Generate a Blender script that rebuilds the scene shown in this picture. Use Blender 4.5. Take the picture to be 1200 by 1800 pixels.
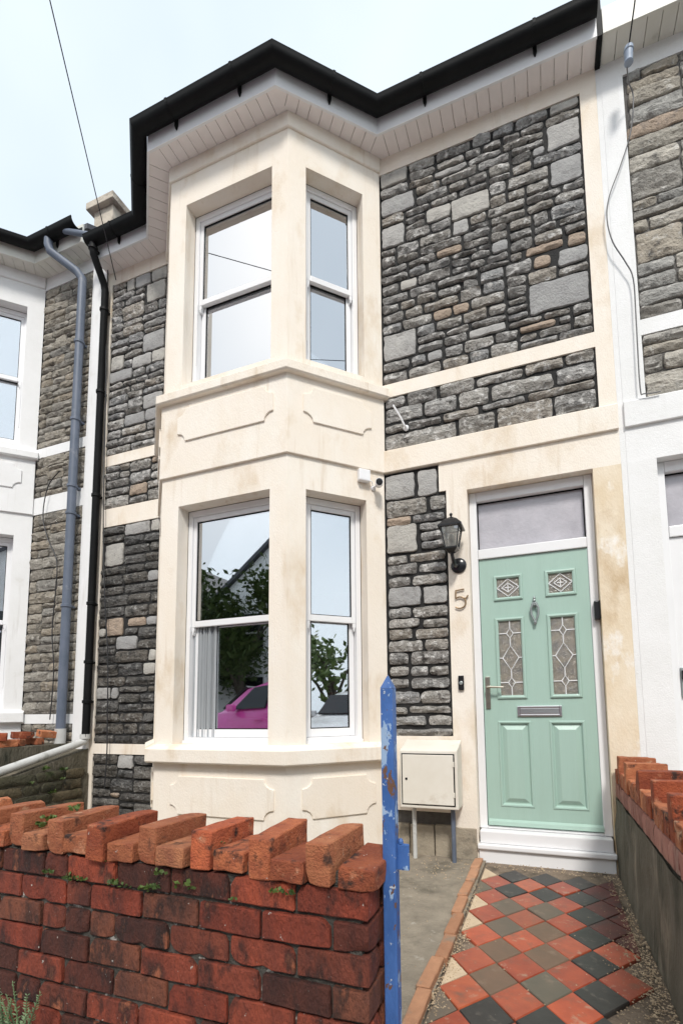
import bpy, bmesh, math, random
from mathutils import Vector, Matrix, noise
R = math.radians
for o in list(bpy.data.objects): bpy.data.objects.remove(o)
scene = bpy.context.scene
COL = scene.collection
rnd = random.Random(7)

# ---------------------------------------------------------------- camera, sky, sun, exposure
YAW, PITCH, ROLL, FPX, PX, PY = .3487, .0971, -.0134, 841.16, 651.32, 1166.41
CAM = Vector((0, -3.6112, .9445))
_f = Vector((-math.sin(YAW)*math.cos(PITCH), math.cos(YAW)*math.cos(PITCH), math.sin(PITCH)))
_r = Vector((math.cos(YAW), math.sin(YAW), 0)); _u = _r.cross(_f)
_r2 = _r*math.cos(ROLL)+_u*math.sin(ROLL); _u2 = -_r*math.sin(ROLL)+_u*math.cos(ROLL)
cd = bpy.data.cameras.new('camera'); cam = bpy.data.objects.new('camera', cd); COL.objects.link(cam)
cd.sensor_fit = 'VERTICAL'; cd.sensor_height = 36; cd.sensor_width = 24
cd.lens = FPX*36/1800
cd.shift_x = (600-PX)/1800; cd.shift_y = (PY-900)/1800
cd.clip_start = .05; cd.clip_end = 2000
cam.matrix_world = Matrix(((_r2.x, _u2.x, -_f.x, CAM.x), (_r2.y, _u2.y, -_f.y, CAM.y), (_r2.z, _u2.z, -_f.z, CAM.z), (0, 0, 0, 1)))
scene.camera = cam

SUN_EL, SUN_AZ = R(48), R(22)          # azimuth measured from -Y (behind the camera), towards -X when negative
w = bpy.data.worlds.new('World'); scene.world = w; w.use_nodes = True
nt = w.node_tree; nt.nodes.clear()
sky = nt.nodes.new('ShaderNodeTexSky'); sky.sky_type = 'NISHITA'; sky.sun_disc = False
sky.sun_elevation = SUN_EL; sky.sun_rotation = math.pi-SUN_AZ*-1
sky.dust_density = 4; sky.air_density = 1.2
sc = nt.nodes.new('ShaderNodeVectorMath'); sc.operation = 'SCALE'; sc.inputs['Scale'].default_value = .10
mx = nt.nodes.new('ShaderNodeMix'); mx.data_type = 'RGBA'; mx.inputs['Factor'].default_value = .86
cl = nt.nodes.new('ShaderNodeTexNoise'); cl.inputs['Scale'].default_value = 1.6; cl.inputs['Detail'].default_value = 4
cr = nt.nodes.new('ShaderNodeValToRGB')
cr.color_ramp.elements[0].position = .3; cr.color_ramp.elements[0].color = (.56, .64, .71, 1)
cr.color_ramp.elements[1].position = .7; cr.color_ramp.elements[1].color = (.78, .84, .885, 1)
tcw = nt.nodes.new('ShaderNodeTexCoord'); nt.links.new(tcw.outputs['Generated'], cl.inputs['Vector'])
bg = nt.nodes.new('ShaderNodeBackground'); wo = nt.nodes.new('ShaderNodeOutputWorld')
nt.links.new(sky.outputs['Color'], sc.inputs[0]); nt.links.new(sc.outputs[0], mx.inputs['A'])
nt.links.new(cl.outputs['Fac'], cr.inputs['Fac']); nt.links.new(cr.outputs['Color'], mx.inputs['B'])
nt.links.new(mx.outputs['Result'], bg.inputs['Color']); bg.inputs['Strength'].default_value = .82
nt.links.new(bg.outputs[0], wo.inputs['Surface'])
sd = bpy.data.lights.new('sun', 'SUN'); so = bpy.data.objects.new('sun', sd); COL.objects.link(so)
sd.energy = 1.5; sd.angle = R(10); sd.color = (1, .96, .9)
sdir = Vector((math.sin(SUN_AZ)*math.cos(SUN_EL), -math.cos(SUN_AZ)*math.cos(SUN_EL), math.sin(SUN_EL)))
so.rotation_euler = sdir.to_track_quat('Z', 'Y').to_euler(); so.location = (0, -8, 9)
vs = scene.view_settings; vs.view_transform = 'Standard'; vs.look = 'None'; vs.gamma = 1; vs.use_curve_mapping = False
vs.exposure = .95
try: scene.cycles.max_bounces = 8; scene.cycles.transparent_max_bounces = 12
except Exception: pass

# ---------------------------------------------------------------- pixel helpers (photo pixels, 1200 x 1800)
def ray(a, b): return _f+_r2*((a-PX)/FPX)-_u2*((b-PY)/FPX)
def onY(a, b, y=0): d = ray(a, b); return CAM+d*((y-CAM.y)/d.y)
def onZ(a, b, z=0): d = ray(a, b); return CAM+d*((z-CAM.z)/d.z)
def onX(a, b, x=0): d = ray(a, b); return CAM+d*((x-CAM.x)/d.x)
G = -.135                                        # level of path and front garden

# ---------------------------------------------------------------- materials
def mat(name, c1, c2=None, scale=8, rough=.8, bump=.0, bscale=60, rcols=None, stain=None, speck=None, stretch=(1, 1, 1),
        metal=0, spec=.5, detail=6, bdist=.01, stain2=None, coat=0, streak=None):
    m = bpy.data.materials.new(name); m.use_nodes = True; t = m.node_tree; N = t.nodes; L = t.links
    p = N['Principled BSDF']; p.inputs['Roughness'].default_value = rough; p.inputs['Metallic'].default_value = metal
    p.inputs['Specular IOR Level'].default_value = spec; p.inputs['Coat Weight'].default_value = coat
    tc = N.new('ShaderNodeTexCoord'); oi = N.new('ShaderNodeObjectInfo')
    sh = N.new('ShaderNodeVectorMath'); sh.operation = 'MULTIPLY_ADD'
    cx = N.new('ShaderNodeCombineXYZ')
    for i in range(3): L.new(oi.outputs['Random'], cx.inputs[i])
    L.new(cx.outputs[0], sh.inputs[0]); sh.inputs[1].default_value = (37, 53, 71); L.new(tc.outputs['Object'], sh.inputs[2])
    mp = N.new('ShaderNodeVectorMath'); mp.operation = 'MULTIPLY'; L.new(sh.outputs[0], mp.inputs[0]); mp.inputs[1].default_value = stretch
    def nz(s, d=detail, v=mp):
        n = N.new('ShaderNodeTexNoise'); n.inputs['Scale'].default_value = s; n.inputs['Detail'].default_value = d
        n.inputs['Roughness'].default_value = .62; L.new(v.outputs[0], n.inputs['Vector']); return n.outputs['Fac']
    def ramp(src, a, b, ca=(0, 0, 0, 1), cb=(1, 1, 1, 1)):
        r = N.new('ShaderNodeValToRGB'); r.color_ramp.elements[0].position = a; r.color_ramp.elements[1].position = b
        r.color_ramp.elements[0].color = ca; r.color_ramp.elements[1].color = cb; L.new(src, r.inputs['Fac']); return r.outputs['Color']
    def mix(f, a, b, bt='MIX'):
        x = N.new('ShaderNodeMix'); x.data_type = 'RGBA'; x.blend_type = bt
        for k, v in (('Factor', f), ('A', a), ('B', b)):
            if isinstance(v, (int, float)): x.inputs[k].default_value = v
            elif isinstance(v, tuple): x.inputs[k].default_value = (*v[:3], 1)
            else: L.new(v, x.inputs[k])
        return x.outputs['Result']
    c2 = c2 or tuple(v*.8 for v in c1)
    col = ramp(nz(scale), .32, .68, (*c1, 1), (*c2, 1))
    if rcols:
        r = N.new('ShaderNodeValToRGB'); r.color_ramp.interpolation = 'CONSTANT'
        while len(r.color_ramp.elements) < len(rcols): r.color_ramp.elements.new(.5)
        for i, cc in enumerate(rcols):
            r.color_ramp.elements[i].position = i/len(rcols); r.color_ramp.elements[i].color = (*cc, 1)
        L.new(oi.outputs['Random'], r.inputs['Fac']); col = mix(1.0, col, r.outputs['Color'], 'MULTIPLY')
    for st in (stain, stain2):
        if st: col = mix(ramp(nz(st[1], 5), st[2], st[3]), col, tuple(st[0]))
    if streak:
        sv = N.new('ShaderNodeVectorMath'); sv.operation = 'MULTIPLY'; L.new(sh.outputs[0], sv.inputs[0]); sv.inputs[1].default_value = (1, 1, .07)
        mk = N.new('ShaderNodeMath'); mk.operation = 'MULTIPLY'; L.new(ramp(nz(streak[1], 4, sv), streak[2], streak[3]), mk.inputs[0]); L.new(ramp(nz(1.3, 3), .42, .62), mk.inputs[1])
        col = mix(mk.outputs[0], col, tuple(streak[0]))
    if speck: col = mix(ramp(nz(speck[1], 3, sh), speck[2], speck[2]+.04), col, tuple(speck[0]))
    L.new(col, p.inputs['Base Color'])
    if bump:
        b = N.new('ShaderNodeBump'); b.inputs['Strength'].default_value = bump; b.inputs['Distance'].default_value = bdist
        a = N.new('ShaderNodeMath'); a.operation = 'ADD'; L.new(nz(bscale, 8), a.inputs[0]); L.new(nz(bscale*.25, 5), a.inputs[1])
        L.new(a.outputs[0], b.inputs['Height']); L.new(b.outputs[0], p.inputs['Normal'])
    return m
def glass(name, tint=(.95, .97, 1), refl=.5, rough=.0):
    m = bpy.data.materials.new(name); m.use_nodes = True; t = m.node_tree; N = t.nodes; L = t.links; N.clear()
    o = N.new('ShaderNodeOutputMaterial'); g = N.new('ShaderNodeBsdfGlossy'); tr = N.new('ShaderNodeBsdfTransparent')
    g.inputs['Roughness'].default_value = rough; g.inputs['Color'].default_value = (*tint, 1)
    tr.inputs['Color'].default_value = (.86, .9, .9, 1)
    fr = N.new('ShaderNodeFresnel'); fr.inputs['IOR'].default_value = 1.5
    ma = N.new('ShaderNodeMath'); ma.operation = 'MULTIPLY_ADD'; ma.inputs[1].default_value = 1-refl; ma.inputs[2].default_value = refl
    L.new(fr.outputs[0], ma.inputs[0]); s = N.new('ShaderNodeMixShader')
    L.new(ma.outputs[0], s.inputs[0]); L.new(tr.outputs[0], s.inputs[1]); L.new(g.outputs[0], s.inputs[2]); L.new(s.outputs[0], o.inputs[0])
    return m
M = {}
M['cream'] = mat('cream_render', (.87, .80, .71), (.84, .75, .635), 3.2, .85, .4, 110, streak=((.58, .45, .31), 13, .56, .78), stain=((.62, .47, .30), 2.6, .54, .80), stain2=((.88, .83, .75), 1.7, .5, .72), stretch=(1, 1, .55), bdist=.006)
M['creamblotch'] = mat('blotched_render', (.84, .75, .61), (.70, .56, .38), 3.5, .9, .35, 80, stain=((.52, .37, .21), 3.2, .50, .70), stain2=((.88, .84, .78), 4.5, .56, .66), stretch=(1, 1, .6), bdist=.006)
M['creamdk'] = mat('stained_render', (.70, .54, .35), (.52, .38, .23), 4, .9, .4, 70, stain=((.80, .70, .55), 2.5, .5, .7), stretch=(1, 1, .6))
M['plinthst'] = mat('plinth_stone', (.40, .34, .26), (.30, .26, .2), 6, .9, .6, 60, stain=((.16, .14, .11), 6, .55, .75))
M['white'] = mat('white_render', (.84, .84, .84), (.78, .78, .77), 3, .8, .35, 100, streak=((.55, .53, .49), 14, .60, .82), stain=((.62, .60, .55), 3, .64, .85), bdist=.006)
M['upvc'] = mat('white_plastic', (.84, .84, .85), (.80, .80, .81), 2, .28, spec=.5)
M['upvc2'] = mat('old_white_plastic', (.74, .73, .68), (.66, .65, .58), 3, .45, stain=((.42, .40, .34), 5, .6, .8))
M['soffit'] = mat('soffit_plastic', (.86, .81, .79), (.83, .78, .76), 2, .45)
M['black'] = mat('black_plastic', (.006, .0065, .007), (.010, .0105, .011), 6, .55, .1, 120, spec=.15, stain=((.03, .03, .03), 5, .68, .85))
M['grey'] = mat('grey_plastic', (.135, .16, .215), (.10, .125, .17), 6, .5, .1, 100, stain=((.28, .29, .32), 8, .62, .8))
M['palepipe'] = mat('pale_plastic', (.62, .63, .62), (.5, .5, .48), 6, .5, stain=((.2, .2, .17), 9, .6, .75))
STC = [(1, 1, 1), (.8, .78, .76), (1.2, 1.17, 1.12), (1.02, .97, .9), (.9, .92, .95), (1.25, 1.22, 1.17), (.75, .74, .73), (1.08, 1.0, .9), (1.1, 1.1, 1.1), (.95, .92, .87)]
M['stone'] = mat('grey_rubble_stone', (.45, .437, .42), (.235, .229, .22), 17, .88, 1, 55, rcols=STC, stain=((.72, .70, .67), 19, .52, .66), stain2=((.055, .05, .045), 14, .585, .69), bdist=.03)
M['stonedk'] = mat('dark_rubble_stone', (.155, .148, .138), (.075, .072, .068), 14, .7, 1, 55, rcols=STC, stain=((.42, .41, .39), 22, .56, .72), stain2=((.025, .025, .025), 14, .54, .70), bdist=.03)  # darker grey stone for the lowest panels left of the bay
M['stonefl'] = mat('flat_grey_block', (.44, .43, .41), (.34, .33, .32), 9, .85, .6, 60, rcols=[(1, 1, 1), (.85, .86, .88), (1.1, 1.08, 1.03)], stain=((.2, .19, .18), 12, .58, .75), bdist=.015)
M['stoneor'] = mat('rusty_stone', (.45, .35, .27), (.33, .26, .20), 12, .88, .7, 55, stain=((.2, .17, .15), 18, .55, .72), bdist=.02)
M['stonebr'] = mat('brown_rubble_stone', (.33, .305, .265), (.20, .187, .163), 13, .9, .9, 50, rcols=STC, stain=((.5, .47, .42), 18, .55, .72), stain2=((.06, .052, .045), 13, .58, .74), bdist=.02)
M['stonegr'] = mat('beige_grey_rubble_stone', (.44, .42, .38), (.27, .258, .235), 13, .9, .9, 50, rcols=STC, stain=((.58, .56, .52), 18, .55, .72), stain2=((.09, .085, .08), 13, .60, .74), bdist=.02)
M['mortar'] = mat('black_mortar', (.012, .012, .012), (.020, .019, .019), 30, .85, .5, 120)
M['mortargr'] = mat('grey_mortar', (.15, .14, .13), (.10, .095, .09), 20, .9, .6, 120)
M['mortarbk'] = mat('dark_wall_mortar', (.10, .095, .082), (.05, .046, .038), 22, .95, .9, 120, stain=((.50, .48, .44), 26, .60, .66))
M['glass'] = glass('window_glass', refl=.55, rough=.012)
M['glassup'] = glass('upper_window_glass', refl=.6, rough=.012)
M['leadglass'] = mat('leaded_glass', (.26, .225, .17), (.13, .125, .115), 18, .12, .5, 220, spec=.9)
M['frost'] = mat('frosted_glass', (.52, .50, .54), (.40, .385, .42), 5, .12, .15, 40, spec=.9)
M['room'] = mat('room_plaster', (.24, .22, .20), (.2, .19, .17), 2, .9)
M['blind'] = mat('pale_blind', (.86, .85, .92), (.80, .79, .87), 3, .9)
M['curtain'] = mat('net_curtain', (.5, .52, .54), (.32, .34, .36), 60, .9, stretch=(1, 1, .02))
M['wood'] = mat('pine_wood', (.48, .30, .15), (.38, .22, .10), 8, .5, stretch=(1, 8, 8))
M['red'] = mat('red_fabric', (.45, .035, .04), (.35, .02, .03), 8, .8)
M['mint'] = mat('mint_door', (.39, .545, .475), (.37, .52, .45), 3, .33, .3, 40, stretch=(6, 1, .35), bdist=.003)
M['chrome'] = mat('chrome', (.8, .8, .81), (.7, .7, .72), 3, .28, metal=1)
M['satin'] = mat('satin_metal', (.62, .58, .5), (.5, .46, .4), 3, .3, metal=1)
M['greymetal'] = mat('grey_metal', (.36, .40, .40), (.28, .31, .31), 6, .4, metal=.4)
M['came'] = mat('lead_came', (.82, .82, .83), (.7, .7, .7), 10, .4)
M['copper'] = mat('bronze_number', (.36, .24, .13), (.25, .16, .09), 20, .4, metal=.5)
M['blackgl'] = mat('black_gloss', (.014, .014, .016), (.02, .02, .022), 9, .22)
M['meter'] = mat('cream_box_plastic', (.78, .74, .66), (.72, .67, .58), 5, .5, stain=((.5, .42, .32), 6, .64, .85))
BR1 = [(1, 1, 1), (.85, .8, .8), (1.25, 1.3, 1.3), (.7, .6, .6), (1.1, 1.5, 1.7), (.9, .75, .7), (1.35, 1.15, 1.1), (1.05, 1.2, 1.2)]
M['brick'] = mat('red_coping_brick', (.46, .135, .054), (.28, .070, .032), 22, .9, 1, 150, rcols=BR1, stain=((.045, .022, .016), 14, .56, .66), stain2=((.54, .24, .13), 15, .58, .70), speck=((.62, .56, .5), 60, .71), bdist=.008)
M['brickor'] = mat('orange_coping_brick', (.52, .20, .09), (.38, .115, .05), 22, .9, 1, 150, rcols=BR1[:3], stain=((.085, .038, .024), 14, .57, .68), stain2=((.60, .36, .22), 16, .6, .72), speck=((.62, .56, .5), 60, .71), bdist=.008)
M['brickdk'] = mat('sooty_wall_brick', (.225, .050, .024), (.085, .021, .013), 15, .8, 1, 130, rcols=[(1, 1, 1), (.6, .6, .65), (1.5, 1.3, 1.2), (.45, .5, .55), (1.1, 1.5, 1.5), (1.9, 1.6, 1.4), (.75, .7, .7), (1.3, 1.0, .9)],
                   stain=((.012, .007, .006), 12, .52, .64), stain2=((.42, .13, .06), 12, .61, .71), speck=((.55, .53, .48), 60, .70), stretch=(1, 1, .45), bdist=.01)
M['brickpk'] = mat('dusty_pink_brick', (.36, .17, .13), (.26, .11, .085), 14, .9, .7, 80, rcols=BR1[:3], stain=((.12, .07, .05), 9, .58, .74), stain2=((.45, .33, .27), 8, .6, .76), stretch=(1, 1, .5), bdist=.008)
M['brickend'] = mat('fresh_orange_brick', (.62, .17, .06), (.5, .12, .045), 18, .9, .8, 90, stain=((.25, .07, .03), 12, .6, .74), bdist=.008)
M['brickkerb'] = mat('worn_kerb_brick', (.46, .235, .13), (.36, .18, .10), 14, .9, .7, 80, rcols=[(1, 1, 1), (.85, .82, .8), (1.1, 1.15, 1.2)], stain=((.24, .19, .14), 9, .55, .72), bdist=.006)
M['mossrender'] = mat('mossy_render', (.165, .145, .11), (.095, .085, .058), 6, .95, .9, 50, stain=((.045, .045, .03), 5, .54, .70), stain2=((.33, .28, .21), 4, .6, .76), speck=((.6, .58, .52), 30, .745), stretch=(1, 1, .35), bdist=.02)
M['mosswall'] = mat('mossy_stone', (.105, .088, .056), (.06, .055, .035), 10, .95, .9, 50, rcols=[(1, 1, 1), (.7, .75, .7), (1.3, 1.2, 1.1)], stain=((.02, .02, .015), 8, .54, .70), stain2=((.055, .07, .025), 6, .60, .72), bdist=.015)
M['tilered'] = mat('terracotta_tile', (.40, .088, .040), (.29, .062, .034), 14, .36, .15, 60, rcols=[(1, 1, 1), (1.15, 1.25, 1.15), (.85, .95, 1.0), (.9, .8, .8), (1.2, 1.1, 1.0)], stain=((.20, .085, .055), 13, .54, .72), stain2=((.40, .27, .19), 19, .60, .74), speck=((.55, .5, .42), 70, .72), bdist=.003)
M['tileblack'] = mat('black_tile', (.034, .031, .029), (.052, .048, .045), 9, .42, .15, 60, spec=.35, stain=((.15, .13, .11), 16, .58, .76), speck=((.45, .42, .36), 70, .72), bdist=.003)
M['tilebrown'] = mat('brown_worn_tile', (.155, .115, .085), (.12, .10, .075), 9, .6, .2, 60, rcols=[(1, 1, 1), (.9, 1, 1), (1.15, .95, .85)], stain=((.24, .18, .13), 14, .58, .8), bdist=.003)
M['tilecream'] = mat('cream_tile', (.60, .47, .32), (.5, .38, .26), 12, .6, .2, 60, stain=((.3, .22, .14), 16, .6, .8))
M['tiledk'] = mat('maroon_tile', (.13, .03, .025), (.085, .025, .022), 10, .45, .2, 60, stain=((.04, .03, .03), 9, .5, .7), bdist=.003)
M['concrete'] = mat('weathered_concrete', (.30, .255, .195), (.20, .17, .13), 9, .95, .9, 60, stain=((.11, .095, .07), 4, .54, .70), stain2=((.45, .41, .35), 14, .62, .76), bdist=.008)
M['grout'] = mat('path_mortar', (.26, .20, .145), (.15, .115, .085), 14, .95, .8, 60, stain=((.06, .05, .035), 6, .52, .7), bdist=.01)
M['pavement'] = mat('pavement_slab', (.45, .435, .41), (.38, .365, .345), 4, .9, .3, 40)
M['asphalt'] = mat('asphalt', (.055, .055, .057), (.04, .04, .042), 20, .85, .4, 150)
M['blue'] = mat('flaking_blue_paint', (.062, .155, .42), (.032, .10, .30), 12, .5, .5, 60, stain=((.30, .42, .60), 22, .575, .59), stain2=((.15, .075, .045), 34, .61, .625), speck=((.55, .58, .6), 60, .66), stretch=(1, 1, .5), bdist=.004)
M['leaf'] = mat('weed_leaf', (.085, .13, .03), (.04, .075, .015), 9, .6, rcols=[(1, 1, 1), (1.3, 1.25, 1.1), (.8, .85, .8)])
M['leafpale'] = mat('pale_leaf', (.16, .24, .11), (.09, .15, .06), 9, .6)
M['bark'] = mat('bark', (.10, .08, .06), (.06, .05, .04), 9, .9)
M['gravel'] = mat('stone_chips', (.58, .46, .31), (.22, .15, .09), 45, .9)
M['slate'] = mat('roof_slate', (.09, .09, .10), (.06, .06, .07), 6, .7, .3, 30)
M['pinkcar'] = mat('pink_car_paint', (.70, .09, .42), (.68, .08, .40), 2, .25, coat=.8)
M['tyre'] = mat('tyre_rubber', (.02, .02, .02), None, 9, .8)
M['darkglass'] = mat('car_glass', (.02, .022, .025), None, 3, .08)
M['cable'] = mat('black_cable', (.025, .025, .028), None, 9, .5)
M['greycable'] = mat('grey_cable', (.10, .10, .11), (.2, .2, .2), 3, .5)
M['cablewhite'] = mat('white_cable', (.62, .62, .62), None, 9, .5)
M['greybox'] = mat('blue_grey_connector', (.32, .38, .47), (.25, .3, .38), 9, .5)
M['chim'] = mat('chimney_render', (.60, .53, .44), (.42, .37, .31), 5, .9, .5, 50, stain=((.24, .2, .16), 5, .5, .7))
M['bulb'] = mat('opal_glass', (.85, .80, .70), None, 3, .3)

# ---------------------------------------------------------------- object helpers
WL = {}
XF = None                       # optional point transform used while building mirrored neighbour houses
def wl(o): return WL.get(o.name, Vector((0, 0, 0))) if o else Vector((0, 0, 0))
def place(o, parent, loc):
    COL.objects.link(o); WL[o.name] = Vector(loc)
    if parent: o.parent = parent
    o.location = Vector(loc)-wl(parent)
    return o
def tag(o, label, cat, group=None):
    o['label'] = label; o['category'] = cat
    if group: o['group'] = group
    return o
def empty(name, loc): return place(bpy.data.objects.new(name, None), None, loc)
class MB:
    def __init__(s): s.v = []; s.f = []
    def add(s, vs, fs):
        n = len(s.v); s.v += [Vector(p) for p in vs]; s.f += [tuple(i+n for i in f) for f in fs]; return s
    def box(s, x0, x1, y0, y1, z0, z1):
        return s.add([(x0, y0, z0), (x1, y0, z0), (x1, y1, z0), (x0, y1, z0), (x0, y0, z1), (x1, y0, z1), (x1, y1, z1), (x0, y1, z1)],
                     [(0, 3, 2, 1), (4, 5, 6, 7), (0, 1, 5, 4), (1, 2, 6, 5), (2, 3, 7, 6), (3, 0, 4, 7)])
    def prism(s, pts, off):                  # planar polygon pts (3D) extruded by vector off
        off = Vector(off); n = len(pts); a = [Vector(p) for p in pts]
        return s.add(a+[p+off for p in a], [tuple(range(n))[::-1], tuple(range(n, 2*n))]+[(i, (i+1) % n, n+(i+1) % n, n+i) for i in range(n)])
    def tube(s, path, r, n=10, cap=True):
        P = [Vector(p) for p in path]; rings = []
        rr = r if isinstance(r, (list, tuple)) else [r]*len(P)
        up = None
        for i, p in enumerate(P):
            d = ((P[i+1]-p) if i == 0 else (p-P[i-1]) if i == len(P)-1 else ((P[i+1]-p).normalized()+(p-P[i-1]).normalized())).normalized()
            if up is None: up = Vector((0, 0, 1)) if abs(d.z) < .9 else Vector((1, 0, 0))
            a = d.cross(up).normalized(); b = a.cross(d); up = b
            rings.append([p+(a*math.cos(2*math.pi*k/n)+b*math.sin(2*math.pi*k/n))*rr[i] for k in range(n)])
        vs = [q for ring in rings for q in ring]; fs = []
        for i in range(len(P)-1):
            for k in range(n): fs.append((i*n+k, i*n+(k+1) % n, (i+1)*n+(k+1) % n, (i+1)*n+k))
        if cap: fs += [tuple(range(n))[::-1], tuple(range((len(P)-1)*n, len(P)*n))]
        return s.add(vs, fs)
    def lathe(s, c, prof, n=14, ax=Vector((0, 0, 1))):   # prof: (radius, height along ax)
        ax = ax.normalized(); a = ax.orthogonal().normalized(); b = ax.cross(a); c = Vector(c); vs = []; fs = []
        for r, h in prof: vs += [c+ax*h+(a*math.cos(2*math.pi*k/n)+b*math.sin(2*math.pi*k/n))*max(r, 1e-4) for k in range(n)]
        for i in range(len(prof)-1):
            for k in range(n): fs.append((i*n+k, i*n+(k+1) % n, (i+1)*n+(k+1) % n, (i+1)*n+k))
        fs += [tuple(range(n))[::-1], tuple(range((len(prof)-1)*n, len(prof)*n))]
        return s.add(vs, fs)
    def sweep(s, line, prof, closed=True):   # plan polyline [(x,y)], profile [(out, z)], out is to the right-hand street side (-y)
        n = len(line); m = len(prof); vs = []
        for i in range(n):
            for (o_, z) in prof:
                q = offset_pt(line, i, o_); vs.append((q[0], q[1], z))
        fs = []
        for i in range(n-1):
            for k in range(m if closed else m-1): fs.append((i*m+k, i*m+(k+1) % m, (i+1)*m+(k+1) % m, (i+1)*m+k))
        if closed: fs += [tuple(range(m)), tuple(range((n-1)*m, n*m))]
        return s.add(vs, fs)
    def build(s, name, m, parent=None, smooth=False, bevel=0, at=None, segs=2):
        pts = [XF(p) for p in s.v] if XF else s.v
        if at is None:
            lo = Vector((min(p.x for p in pts), min(p.y for p in pts), min(p.z for p in pts))); hi = Vector((max(p.x for p in pts), max(p.y for p in pts), max(p.z for p in pts)))
            at = Vector(((lo.x+hi.x)/2, (lo.y+hi.y)/2, lo.z))
        me = bpy.data.meshes.new(name); me.from_pydata([p-at for p in pts], [], s.f)
        bm = bmesh.new(); bm.from_mesh(me); bmesh.ops.recalc_face_normals(bm, faces=bm.faces)
        if bevel:
            es = [e for e in bm.edges if len(e.link_faces) == 2 and e.calc_face_angle(0) > R(35)]
            bmesh.ops.bevel(bm, geom=es, offset=bevel, segments=segs, affect='EDGES', profile=.6, clamp_overlap=True)
        bm.to_mesh(me); bm.free()
        if smooth:
            for p in me.polygons: p.use_smooth = True
            try: me.set_sharp_from_angle(angle=R(smooth if smooth > 1 else 40))
            except Exception: pass
        me.materials.append(M[m]); o = bpy.data.objects.new(name, me)
        return place(o, parent, at)
def offset_pt(line, i, d):
    def nrm(a, b):
        t = Vector((b[0]-a[0], b[1]-a[1])).normalized(); return Vector((t.y, -t.x))
    p = Vector(line[i][:2])
    if i == 0: return p+nrm(line[0], line[1])*d
    if i == len(line)-1: return p+nrm(line[-2], line[-1])*d
    a = nrm(line[i-1], line[i]); b = nrm(line[i], line[i+1]); h = (a+b).normalized()
    return p+h*(d/max(.3, h.dot(a)))
def struct(o): o['kind'] = 'structure'; return o

# ---------------------------------------------------------------- stone work
def stone_mesh(w, h, rock=1.0, base=.022, seed=0):
    """rough split-faced stone, front towards -y, centred on x, z=0..h; back at y=0"""
    r = random.Random(seed); nx = max(6, min(20, int(w/.015))); nz = max(5, min(14, int(h/.0125)))
    pl = [(r.uniform(.002, .016)*rock, r.uniform(-.016, .016)*rock, r.uniform(-.026, .026)*rock) for _ in range(6)]
    off = Vector((r.uniform(0, 99), r.uniform(0, 99), r.uniform(0, 99))); tilt = r.uniform(-.25, .25)
    us = [0, .004/w]+[.004/w+(1-.008/w)*i/(nx-2) for i in range(1, nx-2)]+[1-.004/w, 1]
    vs_ = [0, .004/h]+[.004/h+(1-.008/h)*i/(nz-2) for i in range(1, nz-2)]+[1-.004/h, 1]
    V = []; F = []
    for j, v in enumerate(vs_):
        for i, u in enumerate(us):
            jx = noise.noise(off+Vector((0 if u < .5 else 7, v*h*18, 3)))*.010; jz = noise.noise(off+Vector((u*w*15, 0 if v < .5 else 5, 9)))*.009
            x = (u-.5)*w+jx*(abs(2*u-1)**2); z = v*h+jz*(abs(2*v-1)**2)
            cu = max(0, abs(2*u-1)-(1-.05/w))/(.05/w); cv = max(0, abs(2*v-1)-(1-.05/h))/(.05/h)
            x -= math.copysign(1, u-.5)*cv*cv*cu*.006; z -= math.copysign(1, v-.5)*cu*cu*cv*.005
            d = min(a+b*(2*u-1)+c*(2*v-1) for a, b, c in pl)+.010*rock
            e = min(u*w, (1-u)*w, v*h, (1-v)*h); edge = min(1, e/.0065); ee = edge**.5
            st = noise.noise(off+Vector((x*9, (z+tilt*x)*52, 0)))*.0085+noise.noise(off+Vector((x*28, (z+tilt*x)*75, 2)))*.0055+abs(noise.noise(off+Vector((x*14, z*30, 6))))*.008
            d = base*(.55+.45*ee)+(max(-.004, d)+st*rock)*(.40+.60*ee)
            V.append((x, -max(.003, d), z))
    nf = len(V); nx = len(us)-1; nz = len(vs_)-1
    for j in range(nz):
        for i in range(nx): a = j*(nx+1)+i; F.append((a, a+1, a+nx+2, a+nx+1))
    ring = [i for i in range(nx+1)]+[j*(nx+1)+nx for j in range(1, nz+1)]+[nz*(nx+1)+i for i in range(nx-1, -1, -1)]+[j*(nx+1) for j in range(nz-1, 0, -1)]
    for a in ring: V.append((V[a][0], .004, V[a][2]))
    for k in range(len(ring)):
        k2 = (k+1) % len(ring); F.append((ring[k], nf+k, nf+k2, ring[k2]))
    return V, F
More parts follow.
